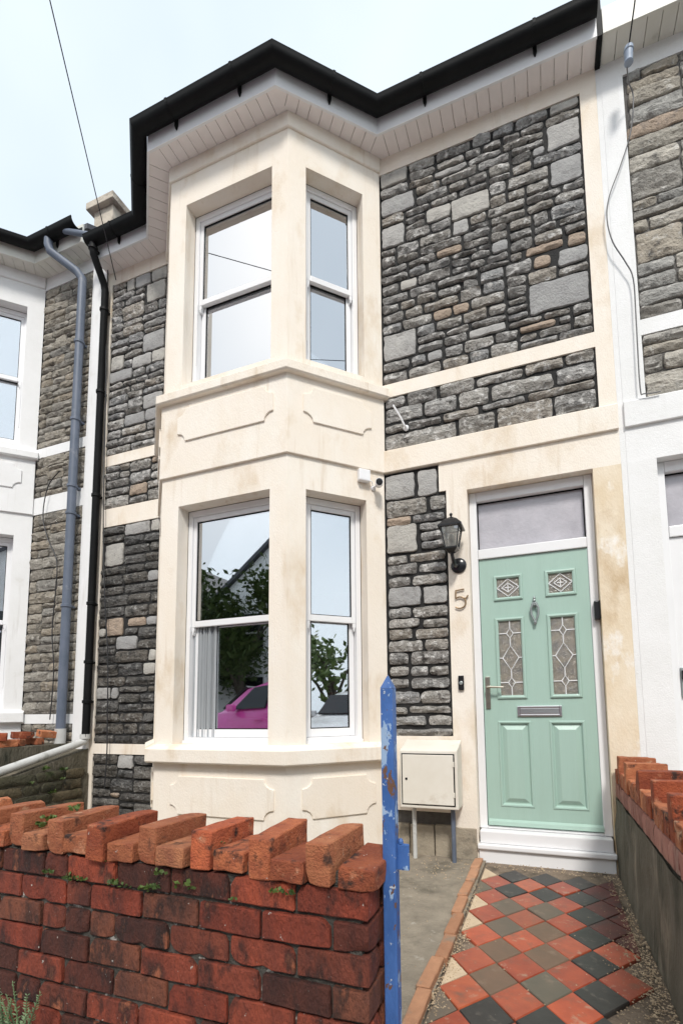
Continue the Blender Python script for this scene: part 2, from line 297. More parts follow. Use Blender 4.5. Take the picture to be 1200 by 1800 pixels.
def pack(x0, x1, z0, z1, blocks, seed, hs=(.072, .082, .092, .10, .115), ls=(.13, .34), gap=0):
    """skyline packing of random coursed rubble: returns [(xa,xb,za,zb)] cells without the joints"""
    r = random.Random(seed); n = int(round((x1-x0)/.02)); cw = (x1-x0)/n; sky_ = [z0]*n; out = []
    bl = [(max(0, int(round((b[0]-x0)/cw))), min(n, int(round((b[1]-x0)/cw))), b[2], b[3]) for b in blocks]
    def lift():
        for (a, b, c, d) in bl:
            for k in range(a, b):
                if c-.012 <= sky_[k] < d-1e-6: sky_[k] = d
    lift()
    for _ in range(4000):
        m = min(sky_)
        if m >= z1-1e-6: break
        i = sky_.index(m); j = i
        while j < n and abs(sky_[j]-m) < 1e-6: j += 1
        L = r.uniform(*ls); k = min(j, i+max(3, int(round(L/cw))))
        if (j-k)*cw < .09: k = j if (j-i)*cw < ls[1]*1.25 else i+(j-i)//2
        top = z1
        for (a, b, c, d) in bl:
            if a < k and b > i and c > m+1e-6: top = min(top, c)
        h = r.choice(hs); z = m+h
        for nb in ([sky_[i-1]] if i else [])+([sky_[k]] if k < n else []):
            if nb > m+.045 and abs(nb-z) < .034: z = nb
        if top-z < .06: z = top if top-m < .15 else (m+top)/2
        out.append((x0+i*cw, x0+k*cw, m, z))
        for q in range(i, k): sky_[q] = z
        lift()
    return out
SEED = [100]
def stone_panel(house, x0, x1, z0, z1, cells, kinds, mats, y=.016, joint=.020, mortar='mortar', bed=True, rock=1.0, poly=None):
    """a recessed bed of mortar with every stone its own sub-part"""
    mb = MB()
    if poly: mb.prism([(a, y, b) for a, b in poly], (0, .06, 0))
    else: mb.box(x0, x1, y, y+.06, z0, z1)
    bed_o = mb.build('stone_panel', mortar, house)
    for c, k in zip(cells, kinds):
        g = joint*.5; xa, xb, za, zb = c[0]+g, c[1]-g, c[2]+g, c[3]-g
        if xb-xa < .03 or zb-za < .02: continue
        SEED[0] += 1; V, F = stone_mesh(xb-xa, zb-za, rock*(.30 if k == 'stonefl' else .6 if k == 'stoneor' else 1), .016 if k == 'stonefl' else .012, SEED[0])
        m = MB().add([(v[0]+(xa+xb)/2, v[1]+y, v[2]+za) for v in V], F)
        m.build('stone', k, bed_o, smooth=22)
    return bed_o

# ---------------------------------------------------------------- frames for openings
class Fr:
    """local frame on a wall: s along the wall, n outwards, z up"""
    def __init__(s, o, ex):
        s.o = Vector((o[0], o[1], 0)); s.ex = Vector((ex[0], ex[1], 0)).normalized(); s.n = Vector((s.ex.y, -s.ex.x, 0))
    def p(s, a, out, z): q = s.o+s.ex*a+s.n*out; q.z = z; return q
class LMB(MB):
    def __init__(s, fr): super().__init__(); s.fr = fr
    def lbox(s, a0, a1, o0, o1, z0, z1):
        q = s.fr.p
        return s.add([q(a0, o0, z0), q(a1, o0, z0), q(a1, o1, z0), q(a0, o1, z0), q(a0, o0, z1), q(a1, o0, z1), q(a1, o1, z1), q(a0, o1, z1)],
                     [(0, 3, 2, 1), (4, 5, 6, 7), (0, 1, 5, 4), (1, 2, 6, 5), (2, 3, 7, 6), (3, 0, 4, 7)])
    def ring(s, a0, a1, z0, z1, t, o0, o1, tb=None, tt=None):
        tb = tb or t; tt = tt or t
        s.lbox(a0, a0+t, o0, o1, z0, z1); s.lbox(a1-t, a1, o0, o1, z0, z1)
        s.lbox(a0+t, a1-t, o0, o1, z0, z0+tb); s.lbox(a0+t, a1-t, o0, o1, z1-tt, z1); return s
    def lprism(s, pts, o0, o1):
        q = s.fr.p; n = len(pts)
        return s.add([q(a, o0, z) for a, z in pts]+[q(a, o1, z) for a, z in pts], [tuple(range(n)), tuple(range(n, 2*n))[::-1]]+[(i, (i+1) % n, n+(i+1) % n, n+i) for i in range(n)])
def sash_window(house, fr, a0, a1, z0, z1, zm, depth, gm='glass', um='upvc'):
    """sliding sash window whose frame face lies `depth` behind the wall face"""
    d = -depth
    win = LMB(fr).ring(a0, a1, z0, z1, .042, d-.09, d, tb=.05, tt=.05).build('window', um, house, bevel=.004)
    LMB(fr).lbox(a0+.002, a1-.002, d+.001, d+.022, z0+.001, z0+.028).build('window_sill', um, win, bevel=.004)
    i0, i1 = a0+.043, a1-.043
    LMB(fr).ring(i0, i1, zm-.022, z1-.051, .034, d-.045, d-.012, tb=.05, tt=.04).build('sash', um, win, bevel=.004)
    LMB(fr).lbox(i0+.034, i1-.034, d-.034, d-.028, zm+.028, z1-.091).build('pane', gm, win)
    LMB(fr).ring(i0+.001, i1-.001, z0+.052, zm+.018, .042, d-.084, d-.050, tb=.062, tt=.03).build('sash', um, win, bevel=.004)
    LMB(fr).lbox(i0+.043, i1-.043, d-.070, d-.064, z0+.114, zm-.012).build('pane', gm, win)
    for a in (i0+.002, i1-.026):
        LMB(fr).lprism([(a, zm-.022), (a+.024, zm-.022), (a+.024, zm-.05), (a+.018, zm-.062), (a+.018, zm-.075), (a+.012, zm-.09), (a+.006, zm-.075), (a+.006, zm-.062), (a, zm-.05)], d-.044, d-.014).build('sash_horn', um, win)
    LMB(fr).lbox(a0+.036, a0+.044, d-.002, d+.005, z0+.25, zm-.02).build('sash_cord', um, win)
    LMB(fr).ring(i0+.034, i1-.034, zm+.028, z1-.091, .007, d-.027, d-.022).build('glazing_seal', 'black', win)
    LMB(fr).ring(i0+.043, i1-.043, z0+.114, zm-.012, .008, d-.063, d-.058).build('glazing_seal', 'black', win)
    return win
def wall_face(mb, fr, L, z0, z1, holes, depth):
    """a wall face with rectangular openings and their reveals; holes (a0,a1,za,zb) stacked vertically"""
    q = fr.p
    def quad(a0, a1, za, zb):
        if zb-za > 1e-5 and a1-a0 > 1e-5: mb.add([q(a0, 0, za), q(a1, 0, za), q(a1, 0, zb), q(a0, 0, zb)], [(0, 1, 2, 3)])
    z = z0
    for (a0, a1, za, zb) in sorted(holes, key=lambda h: h[2]):
        quad(0, L, z, za); quad(0, a0, za, zb); quad(a1, L, za, zb); z = zb
        for (p0, p1) in (((a0, za), (a0, zb)), ((a1, zb), (a1, za)), ((a0, zb), (a1, zb)), ((a1, za), (a0, za))):
            mb.add([q(p0[0], 0, p0[1]), q(p1[0], 0, p1[1]), q(p1[0], -depth, p1[1]), q(p0[0], -depth, p0[1])], [(0, 1, 2, 3)])
    quad(0, L, z, z1)
def clip_s(poly, fr, s0, s1):
    def cl_(pts, val, sign):
        out = []
        for i in range(len(pts)):
            a, b = pts[i], pts[(i+1) % len(pts)]
            sa = sign*((a-fr.o).dot(fr.ex)-val); sb = sign*((b-fr.o).dot(fr.ex)-val)
            if sa >= 0: out.append(a)
            if (sa > 0 > sb) or (sa < 0 < sb): out.append(a+(b-a)*(sa/(sa-sb)))
        return out
    return cl_(cl_(poly, s0, 1), s1, -1)
def scallop(a0, a1, z0, z1, c):
    """panel outline with concave corners"""
    P = []
    for (cx, cz, st) in ((a0, z0, 90), (a1, z0, 180), (a1, z1, 270), (a0, z1, 0)):
        arc = [(cx+c*math.cos(R(st-k*22.5)), cz+c*.9*math.sin(R(st-k*22.5))) for k in range(5)]
        P += arc
    return P

# ---------------------------------------------------------------- the terraced house
XL, BL_, LC, KC, PAL, PCR, ROL, ROR, PAR, XRR = -4.285, -3.52, -2.9415, -1.7516, -1.1733, -.664, -.5025, .387, .4535, .5682
BD = .5783; ZS = 5.80
BAY = [(BL_, 0), (LC, -BD), (KC, -BD), (PAL, 0)]
CAB = [(-1.167, -0.92, 2.66, 2.864), (-0.891, -0.736, 2.649, 2.863), (-1.159, -0.823, 2.509, 2.642), (-0.792, -0.678, 2.52, 2.63), (-1.156, -0.958, 2.438, 2.504), (-0.935, -0.681, 2.437, 2.491), (-1.157, -0.916, 2.206, 2.431), (-0.881, -0.683, 2.362, 2.419), (-0.875, -0.685, 2.279, 2.348), (-0.877, -0.687, 2.211, 2.271), (-1.154, -0.993, 2.111, 2.18), (-0.97, -0.683, 2.115, 2.185), (-1.155, -0.918, 2.026, 2.109), (-0.895, -0.682, 2.026, 2.092), (-1.153, -0.972, 1.927, 2.003), (-0.953, -0.679, 1.924, 2.002), (-1.154, -0.892, 1.769, 1.918), (-0.865, -0.68, 1.77, 1.903), (-1.153, -0.974, 1.673, 1.75), (-0.952, -0.679, 1.663, 1.746), (-1.155, -0.904, 1.593, 1.66), (-0.872, -0.681, 1.583, 1.645), (-1.156, -0.967, 1.502, 1.577), (-0.938, -0.681, 1.497, 1.568), (-1.158, -0.887, 1.403, 1.487), (-0.862, -0.68, 1.398, 1.482), (-1.156, -1.003, 1.302, 1.394), (-0.978, -0.683, 1.294, 1.395), (-1.154, -0.999, 1.208, 1.282), (-0.983, -0.849, 1.205, 1.277), (-0.827, -0.686, 1.209, 1.274), (-1.153, -1.001, 1.114, 1.186), (-0.978, -0.684, 1.108, 1.187), (-1.155, -0.919, 0.994, 1.085), (-0.899, -0.683, 0.989, 1.085), (-1.157, -1.019, 0.909, 0.964), (-1.001, -0.676, 0.919, 0.968), (-1.158, -0.872, 0.823, 0.891), (-0.846, -0.675, 0.823, 0.895), (-1.16, -0.671, 0.745, 0.795)]
CKI = {0: 'stonefl', 1: 'stonefl', 4: 'stoneor', 6: 'stonefl', 16: 'stonefl', 17: 'stonefl', 38: 'stone'}
BAB = [(-1.154, -0.984, 3.459, 3.536), (-0.957, -0.715, 3.445, 3.541), (-0.691, -0.419, 3.449, 3.542), (-0.397, -0.055, 3.463, 3.528), (-0.03, 0.232, 3.466, 3.543), (0.252, 0.438, 3.465, 3.539), (-1.151, -0.839, 3.327, 3.447), (-0.814, -0.565, 3.318, 3.44), (-0.54, -0.311, 3.316, 3.447), (-0.287, 0.156, 3.323, 3.437), (0.184, 0.44, 3.331, 3.446), (-1.153, -0.998, 3.237, 3.302), (-0.958, -0.695, 3.237, 3.297), (-0.672, -0.391, 3.233, 3.299), (-0.362, -0.045, 3.257, 3.303), (-0.019, 0.432, 3.251, 3.308), (-1.155, -0.572, 3.091, 3.214), (-0.546, -0.276, 3.087, 3.225), (-0.25, 0.141, 3.086, 3.243), (0.161, 0.436, 3.092, 3.238)]
ABL = [((-1.165, -.86, 5.22, 5.40), 'stonefl'), ((-1.165, -.95, 4.92, 5.13), 'stonefl'), ((-.56, -.24, 4.95, 5.15), 'stonefl'), ((.20, .445, 5.25, 5.47), 'stonefl'),
       ((.21, .445, 4.94, 5.16), 'stonefl'), ((.01, .445, 3.93, 4.18), 'stonefl'), ((-1.165, -.87, 3.87, 4.12), 'stonefl'), ((.06, .19, 4.30, 4.41), 'stoneor'),
       ((0, .29, 4.425, 4.50), 'stoneor'), ((.305, .445, 4.40, 4.51), 'stoneor'), ((.20, .445, 4.66, 4.78), 'stone')]
def rk(cells, base, seed, pfl=.06, por=.018):
    r = random.Random(seed); o = []
    for c in cells:
        w_, h_ = c[1]-c[0], c[3]-c[2]; x = r.random()
        o.append('stonefl' if (h_ > .13 or (w_ < 1.6*h_ and x < .14) or x < pfl*.3) and base not in ('stonebr', 'stonegr') else 'stoneor' if x > 1-por else base)
    return o

def build_house(root, wallm, mainhouse=True, right=False, stone='stone', mortar='mortar', darkst='stonedk', joint=.020):
    H = root; y0 = 0
    xe = XRR if not right else XRR-.002
    xl0 = -4.345
    # --- rendered wall of the front, built round the stone panels and openings
    mb = MB()
    def rect(a, b, c, d, y=0.0, t=.22): mb.box(a, b, y, y+t, c, d)
    rect(PAL, xe, 5.645, ZS); rect(PAR, xe, 3.08, 5.645); rect(PAL, PAR, 3.552, 3.668)
    rect(PCR, xe, 2.638, 2.89); rect(PCR, ROL, G-.1, 2.638)
    MB().box(ROR, xe, 0, .22, G-.1, 2.638).build('door_jamb', 'creamblotch' if mainhouse else wallm, H)
    rect(PAL, PCR, .18, .742)
    if mainhouse: rect(PCR-.055, PCR, 2.66, 2.89)
    mb.build('render_wall', wallm, H); mb = MB()
    rect(xl0, BL_+.03, 5.648, ZS); rect(xl0, XL, G-.1, 5.648); rect(XL, BL_+.03, 3.552, 3.665); rect(XL, BL_+.03, 2.885, 3.08); rect(XL, BL_+.03, .548, .648)
    mb.build('render_wall', wallm, H)
    MB().sweep([(PAL, 0), (xe, 0)], [(-.2, 2.89), (.022, 2.89), (.022, 3.072), (.014, 3.08), (-.2, 3.08)]).build('string_course', wallm, H, bevel=.004)
    # --- plinth of squared stone under the meter box
    pl = MB().box(PAL, PCR+.16, .03, .2, G-.1, .17).build('plinth', 'mortargr', H)
    if mainhouse:
        x = PAL
        for wd in (.16, .19, .15, .165):
            MB().box(x+.004, x+wd-.004, -.012, .06, G-.05, .085+rnd.uniform(-.006, .006)).build('plinth_block', 'plinthst', pl, bevel=.008); x += wd
    # --- stone panels
    def panel(x0, x1, z0, z1, seed, kind, blocks=(), **k):
        cells = pack(x0, x1, z0, z1, [b[0] for b in blocks], seed, **k); kinds = rk(cells, kind, seed)
        cells += [b[0] for b in blocks]; kinds += [b[1] for b in blocks]
        stone_panel(H, x0, x1, z0, z1, cells, kinds, None, mortar=mortar, joint=joint)
    if mainhouse:
        panel(PAL+.002, PAR-.002, 3.668, 5.645, 11, stone, ABL, hs=(.066, .076, .084, .094, .104), ls=(.13, .31))
        g = joint*.5
        stone_panel(H, PAL, PAR, 3.08, 3.552, [(a-g, b+g, c-g, d+g) for a, b, c, d in BAB], [stone if i not in (18, 19, 17) else 'stone' for i in range(len(BAB))], None, mortar=mortar, joint=joint)
        stone_panel(H, 0, 0, 0, 0, [(a-g, b+g, c-g, d+g) for a, b, c, d in CAB], [CKI.get(i, stone) for i in range(len(CAB))], None, mortar=mortar, joint=joint,
                    poly=[(PAL, .742), (PCR, .742), (PCR, 2.66), (PCR-.055, 2.66), (PCR-.055, 2.885), (PAL, 2.885)])
        bls = [((-3.80, -3.535, 5.28, 5.50), 'stonefl'), ((-3.83, -3.535, 4.72, 4.94), 'stonefl'), ((-4.27, -4.08, 4.62, 4.8), 'stonefl'), ((-3.80, -3.535, 4.08, 4.25), 'stonefl'), ((-4.13, -3.83, 5.17, 5.35), stone)]
        panel(XL, BL_-.0, 3.665, 5.648, 23, stone, bls, ls=(.16, .36)); panel(XL, BL_, 3.08, 3.552, 24, stone, ls=(.2, .4), hs=(.09, .11, .13))
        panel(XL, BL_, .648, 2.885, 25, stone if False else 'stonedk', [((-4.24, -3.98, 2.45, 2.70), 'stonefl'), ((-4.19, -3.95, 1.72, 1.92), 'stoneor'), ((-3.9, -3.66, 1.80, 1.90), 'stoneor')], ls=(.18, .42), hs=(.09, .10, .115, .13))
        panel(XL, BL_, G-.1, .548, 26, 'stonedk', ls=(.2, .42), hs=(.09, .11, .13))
    elif right:
        panel(PAL+.75, PAR-.03, 3.668, 5.645, 31, stone, [((.12, .42, 4.1, 4.34), stone), ((.05, .40, 5.2, 5.36), stone), ((.1, .42, 4.6, 4.82), stone)], hs=(.10, .12, .14, .16), ls=(.2, .45))
        panel(PAL+.75, PAR-.03, 3.08, 3.552, 32, stone, hs=(.13, .16, .18), ls=(.2, .45))
        b2 = MB(); b2.box(PAR-.03, PAR, 0, .2, 3.668, 5.645); b2.box(PAR-.03, PAR, 0, .2, 3.08, 3.552); b2.build('render_strip', wallm, H)
        b3 = MB(); b3.box(PAL, PAL+.75, 0.016, .2, 3.668, 5.645); b3.box(PAL, PAL+.75, .016, .2, 3.08, 3.552); b3.box(PAL, PCR, .016, .2, .742, 2.885); b3.box(XL, BL_, .016, .2, .648, 2.885); b3.box(XL, BL_, .016, .2, 3.08, 5.648); b3.box(XL, BL_, .016, .2, G-.1, .548)
        b3.build('stone_facing', stone, H)
    else:
        panel(XL, BL_, 3.665, 5.648, 41, stone, [((-3.9, -3.72, 4.85, 5.0), stone)], ls=(.18, .42)); panel(XL, BL_, 3.08, 3.552, 42, stone, ls=(.2, .4))
        panel(XL, BL_, .648, 2.885, 43, stone, ls=(.18, .42), hs=(.09, .11, .13)); panel(XL, BL_, G-.1, .548, 44, stone, ls=(.2, .42), hs=(.09, .11, .13))
        b3 = MB(); b3.box(PAL, PAR, 0.016, .2, 3.668, 5.645); b3.box(PAL, PAR, .016, .2, 3.08, 3.552); b3.box(PAL, PCR, .016, .2, .742, 2.885); b3.build('stone_facing', stone, H)
    # --- bay
    fF = Fr((LC, -BD), (1, 0)); fC = Fr((KC, -BD), (1, 1)); fL = Fr((BL_, 0), (BD, -BD)); LF = KC-LC; LCn = BD*math.sqrt(2)
    up = (3.70, 5.385); lo = (.69, 2.634)
    mb = MB()
    for fr, L, a0, a1 in ((fF, LF, .176, LF-.150), (fC, LCn, .147, .652), (fL, LCn, LCn-.652, LCn-.147)):
        wall_face(mb, fr, L, G-.1, ZS, [(a0, a1, *lo), (a0, a1, *up)], .12)
    bay = mb.build('bay', wallm, H)
    for zb, zt, pr in ((3.525, 3.61, .07), (.558, .672, .07)):
        MB().sweep([(BL_-.02, .02)]+BAY[1:3]+[(PAL+.02, .02)], [(-.10, zb), (pr-.012, zb), (pr, zb+.012), (pr, zt-.006), (pr-.01, zt), (.0, zt+.028), (-.10, zt+.028)]).build('sill', wallm, bay, bevel=.004)
    MB().sweep(BAY, [(-.05, 2.89), (.022, 2.89), (.022, 3.53), (-.05, 3.53)]).build('apron', wallm, bay, bevel=.004)
    MB().sweep(BAY, [(-.05, 5.665), (.012, 5.665), (.02, 5.672), (.02, ZS-.001), (-.05, ZS-.001)]).build('cornice', wallm, bay, bevel=.003)
    for fr, a0, a1, za, zb, o_ in ((fF, .172, 1.083, 3.172, 3.456, .022), (fC, .118, .695, 3.17, 3.452, .022), (fL, .12, .70, 3.17, 3.452, .022),
                                   (fF, .172, 1.095, .172, .458, 0), (fC, .118, .70, .172, .458, 0), (fL, .12, .70, .172, .458, 0)):
        sc_ = scallop(a0, a1, za, zb, .078)
        LMB(fr).lprism(sc_, o_-.01, o_+.013).build('apron_panel', wallm, bay, bevel=.004)
    for fr, a0, a1 in ((fF, .176, LF-.150), (fC, .147, .652), (fL, LCn-.652, LCn-.147)):
        sash_window(H, fr, a0+.004, a1-.004, lo[0]+.004, lo[1]-.004, 1.665, .119)
        sash_window(H, fr, a0+.004, a1-.004, up[0]+.004, up[1]-.004, 4.54, .119, 'glassup')
    # --- rooms behind the glass
    rm = MB(); xa, xb = -3.35, -1.30
    for za, zb in ((.35, 2.80), (3.3, 5.7)):
        P = [(-3.46, .30), (-2.90, -.36), (-1.80, -.36), (-1.25, .30), (-.3, .32), (-.3, 3.2), (-4.2, 3.2), (-4.2, .32)]
        rm.add([(x, y, za) for x, y in P], [tuple(range(8))]); rm.add([(x, y, zb) for x, y in P], [tuple(range(8))])
        for i in range(3, 8):
            a, b = P[i], P[(i+1) % 8]
            rm.add([(a[0], a[1], za), (b[0], b[1], za), (b[0], b[1], zb), (a[0], a[1], zb)], [(0, 1, 2, 3)])
    rm.build('room', 'room', H)
    MB().box(-4.3, XRR-.01, .23, .28, G-.1, .1).build('back_of_wall', 'room', H)
    # --- door, frame, fan light
    fd = Fr((0, 0), (1, 0)); dp = .09
    dm, dk = ('mint', 'came') if mainhouse else ('upvc', 'upvc')
    rv = MB()
    for p in ([(ROL, G), (ROL, 2.638)], [(ROL, 2.638), (ROR, 2.638)], [(ROR, 2.638), (ROR, G)]): pass
    fr_ = LMB(fd).ring(ROL+.002, ROR-.002, .07, 2.636, .056, -.17, -dp+.012, tb=.02, tt=.075)
    fr_.lbox(ROL+.059, ROR-.059, -.17, -dp+.016, 2.096, 2.172)
    frame = fr_.build('door_frame', 'upvc', H, bevel=.006)
    LMB(fd).lbox(ROL+.059, ROR-.059, -.14, -.132, 2.173, 2.56).build('fan_light', 'frost', frame)
    LMB(fd).ring(ROL+.059, ROR-.059, 2.173, 2.56, .007, -.131, -.118).build('glazing_seal', 'black', frame)
    LMB(fd).lbox(ROL+.01, ROR-.01, -.16, .0, -.018, .068).build('threshold', 'upvc', frame, bevel=.008)
    LMB(fd).lbox(ROL-.004, ROR+.004, -.12, .035, -.052, -.019).build('door_sill', 'upvc', frame, bevel=.008)
    LMB(fd).lbox(ROL+.004, ROR-.004, -.12, .012, G-.05, -.053).build('step_riser', 'upvc', frame, bevel=.003)
    X0, X1, Z0, Z1 = ROL+.062, ROR-.049, .091, 2.092; xc = -.048
    ap = []
    for sgn in (-1, 1):
        s0, s1 = sorted((xc+sgn*.092, xc+sgn*.278)); ap += [(s0, s1, 1.772, 1.940), (s0, s1, 1.028, 1.612)]
        s0, s1 = sorted((xc+sgn*.060, xc+sgn*.298)); ap.append((s0, s1, .228, .852))
    # door leaf: grid of boxes round the panels
    xs = sorted({X0, X1, *[a for p in ap for a in p[:2]]}); zs = sorted({Z0, Z1, *[a for p in ap for a in p[2:]]})
    dmb = MB(); yf = dp
    def inside(x, z): return any(a < x < b and c < z < d for a, b, c, d in ap)
    for i in range(len(xs)-1):
        for j in range(len(zs)-1):
            if not inside((xs[i]+xs[i+1])/2, (zs[j]+zs[j+1])/2):
                dmb.add([(xs[i], yf, zs[j]), (xs[i+1], yf, zs[j]), (xs[i+1], yf, zs[j+1]), (xs[i], yf, zs[j+1])], [(0, 1, 2, 3)])
    dmb.add([(X0, yf, Z0), (X1, yf, Z0), (X1, yf+.05, Z0), (X0, yf+.05, Z0)], [(0, 1, 2, 3)])
    dmb.box(X0, X1, yf+.03, yf+.05, Z0, Z1)
    door = dmb.build('door', dm, H)
    def pyramid(a, b, c, d, steps, nm, mt):           # nested rectangles (inset, y)
        m = MB(); vs = []; fs = []
        for t, y in steps: vs += [(a+t, y, c+t), (b-t, y, c+t), (b-t, y, d-t), (a+t, y, d-t)]
        for k in range(len(steps)-1):
            for e in range(4): fs.append((4*k+e, 4*k+(e+1) % 4, 4*k+4+(e+1) % 4, 4*k+4+e))
        fs.append(tuple(range(len(vs)-4, len(vs)))); m.add(vs, fs); return m.build(nm, mt, door)
    for (a, b, c, d) in ap:
        if c < .5:
            pyramid(a, b, c, d, [(0, yf), (.007, yf-.006), (.016, yf-.005), (.026, yf+.012), (.034, yf+.012), (.062, yf-.002), (.064, yf-.003)], 'door_panel', dm)
        else:
            m = MB(); st = [(-.014, yf-.001), (-.010, yf-.011), (.0, yf-.013), (.010, yf-.007), (.013, yf+.006)]
            vs = []; fs = []
            for t, y in st: vs += [(a+t, y, c+t), (b-t, y, c+t), (b-t, y, d-t), (a+t, y, d-t)]
            for k in range(len(st)-1):
                for e in range(4): fs.append((4*k+e, 4*k+(e+1) % 4, 4*k+4+(e+1) % 4, 4*k+4+e))
            m.add(vs, fs).build('glazing_bead', dm, door)
            t = .013; MB().box(a+t, b-t, yf+.005, yf+.012, c+t, d-t).build('door_glass', 'leadglass' if mainhouse else 'frost', door)
            if mainhouse:
                cx, hw = (a+b)/2, (b-a)/2-t; yl = yf+.003; L_ = MB()
                def ln(*pts): L_.tube([(p[0], yl, p[1]) for p in pts], .0045, 6)
                cz = (c+d)/2; hh = (d-c)/2-t
                if d-c < .3:
                    ln((cx-hw, cz), (cx, cz+hh*.95), (cx+hw, cz)); ln((cx+hw, cz), (cx, cz-hh*.95), (cx-hw, cz))
                    ln((cx-hw*.55, cz), (cx, cz+hh*.5), (cx+hw*.55, cz)); ln((cx+hw*.55, cz), (cx, cz-hh*.5), (cx-hw*.55, cz))
                    ln((cx-hw*.3, cz), (cx+hw*.3, cz)); ln((cx, cz-hh*.4), (cx, cz+hh*.4))
                else:
                    for (zc, rx, rz) in ((cz, hw*.72, .092), (cz+.185, hw*.3, .038), (cz-.185, hw*.3, .038)):
                        ln((cx-rx, zc), (cx, zc+rz), (cx+rx, zc)); ln((cx+rx, zc), (cx, zc-rz), (cx-rx, zc))
                        ln((cx-hw, zc), (cx-rx, zc)); ln((cx+rx, zc), (cx+hw, zc))
                    ln((cx, cz+.092), (cx, cz+.147)); ln((cx, cz+.223), (cx, cz+hh)); ln((cx, cz-.092), (cx, cz-.147)); ln((cx, cz-.223), (cx, cz-hh))
                L_.build('leading', 'came', door)
    if mainhouse:
        hx = X0+.034
        MB().box(hx-.017, hx+.017, yf-.012, yf-.001, .945, 1.185).build('handle_plate', 'satin', door, bevel=.004)
        MB().tube([(hx, yf-.01, 1.105), (hx, yf-.048, 1.105), (hx+.012, yf-.056, 1.105), (hx+.115, yf-.056, 1.100)], [.010, .010, .009, .008], 8).build('handle', 'satin', door, smooth=40)
        MB().lathe((hx, yf-.011, .995), [(.010, 0), (.010, .008)], 10, Vector((0, -1, 0))).build('lock_barrel', 'satin', door)
        lb = LMB(fd).ring(-.200, .104, .884, .960, .016, -yf+.001, -yf+.013).build('letterbox', 'chrome', door, bevel=.004)
        MB().box(-.183, .087, yf-.009, yf-.001, .901, .943).build('flap', 'chrome', lb, bevel=.003)
        kn = MB().lathe((xc, yf-.001, 1.71), [(.022, 0), (.024, .006), (.016, .016), (.012, .03)], 12, Vector((0, -1, 0)))
        kn.lathe((xc, yf-.012, 1.735), [(.012, 0), (.007, .012), (.011, .02), (.004, .034)], 10)
        kn.tube([(xc-.006, yf-.026, 1.715), (xc-.026, yf-.024, 1.68), (xc-.024, yf-.022, 1.63), (xc-.008, yf-.022, 1.59), (xc, yf-.022, 1.575), (xc+.008, yf-.022, 1.59), (xc+.024, yf-.022, 1.63), (xc+.026, yf-.024, 1.68), (xc+.006, yf-.026, 1.715)], .008, 8)
        kn.lathe((xc, yf-.022, 1.548), [(.003, 0), (.011, .012), (.013, .026), (.006, .036)], 10)
        kn.build('knocker', 'greymetal', door, smooth=40)
        MB().prism([(X0+.006, yf-.001, .094), (X0+.006, yf-.026, .098), (X0+.006, yf-.018, .125), (X0+.006, yf-.001, .140)], (X1-X0-.012, 0, 0)).build('weather_bar', dm, door, bevel=.002)
        MB().box(ROR-.040, ROR+.008, yf-.055, yf-.013, 1.555, 1.690).build('lock_box', 'blackgl', frame, bevel=.008)
    else:
        hx = X0+.05 if not right else X1-.03
        MB().box(hx-.016, hx+.016, yf-.014, yf-.001, 1.0, 1.2).build('handle_plate', 'greymetal', door, bevel=.004)
        MB().box(hx-.012, hx+.012, yf-.03, yf-.014, 1.12, 1.18).build('lock_barrel', 'blackgl', door, bevel=.003)
    # --- eaves: soffit boards, fascia, gutter, roof
    EO = [(xl0, -.18), (-3.605, -.18), (-3.018, -.76), (-1.76, -.76), (-1.128, -.18), (xe, -.18)]
    EI = [(xl0, 0), (BL_, 0), (LC, -BD), (KC, -BD), (PAL, 0), (xe, 0)]
    sof = MB().sweep(EO, [(-.155, ZS+.014), (-.01, ZS+.014), (-.01, ZS+.03), (-.155, ZS+.03)]).build('soffit', 'soffit' if mainhouse else 'upvc2', H)
    for i in range(5):
        a, b = EI[i], EI[i+1]; fr = Fr(a, (b[0]-a[0], b[1]-a[1])); L = math.hypot(b[0]-a[0], b[1]-a[1])
        quad = [Vector((*EI[i], 0)), Vector((*EI[i+1], 0)), Vector((*EO[i+1], 0)), Vector((*EO[i], 0))]
        s0 = min((q-fr.o).dot(fr.ex) for q in quad); s1 = max((q-fr.o).dot(fr.ex) for q in quad); n = max(1, round((s1-s0)/.098))
        for k in range(n):
            pl = clip_s(quad, fr, s0+(s1-s0)*k/n+.0022, s0+(s1-s0)*(k+1)/n-.0022)
            if len(pl) >= 3: MB().prism([(q.x, q.y, ZS) for q in pl], (0, 0, .012)).build('soffit_board', 'soffit' if mainhouse else 'upvc2', sof)
    MB().sweep(EO, [(0, ZS-.016), (.02, ZS-.016), (.02, ZS+.20), (0, ZS+.20)]).build('fascia', 'upvc' if mainhouse else 'upvc2', H, bevel=.003)
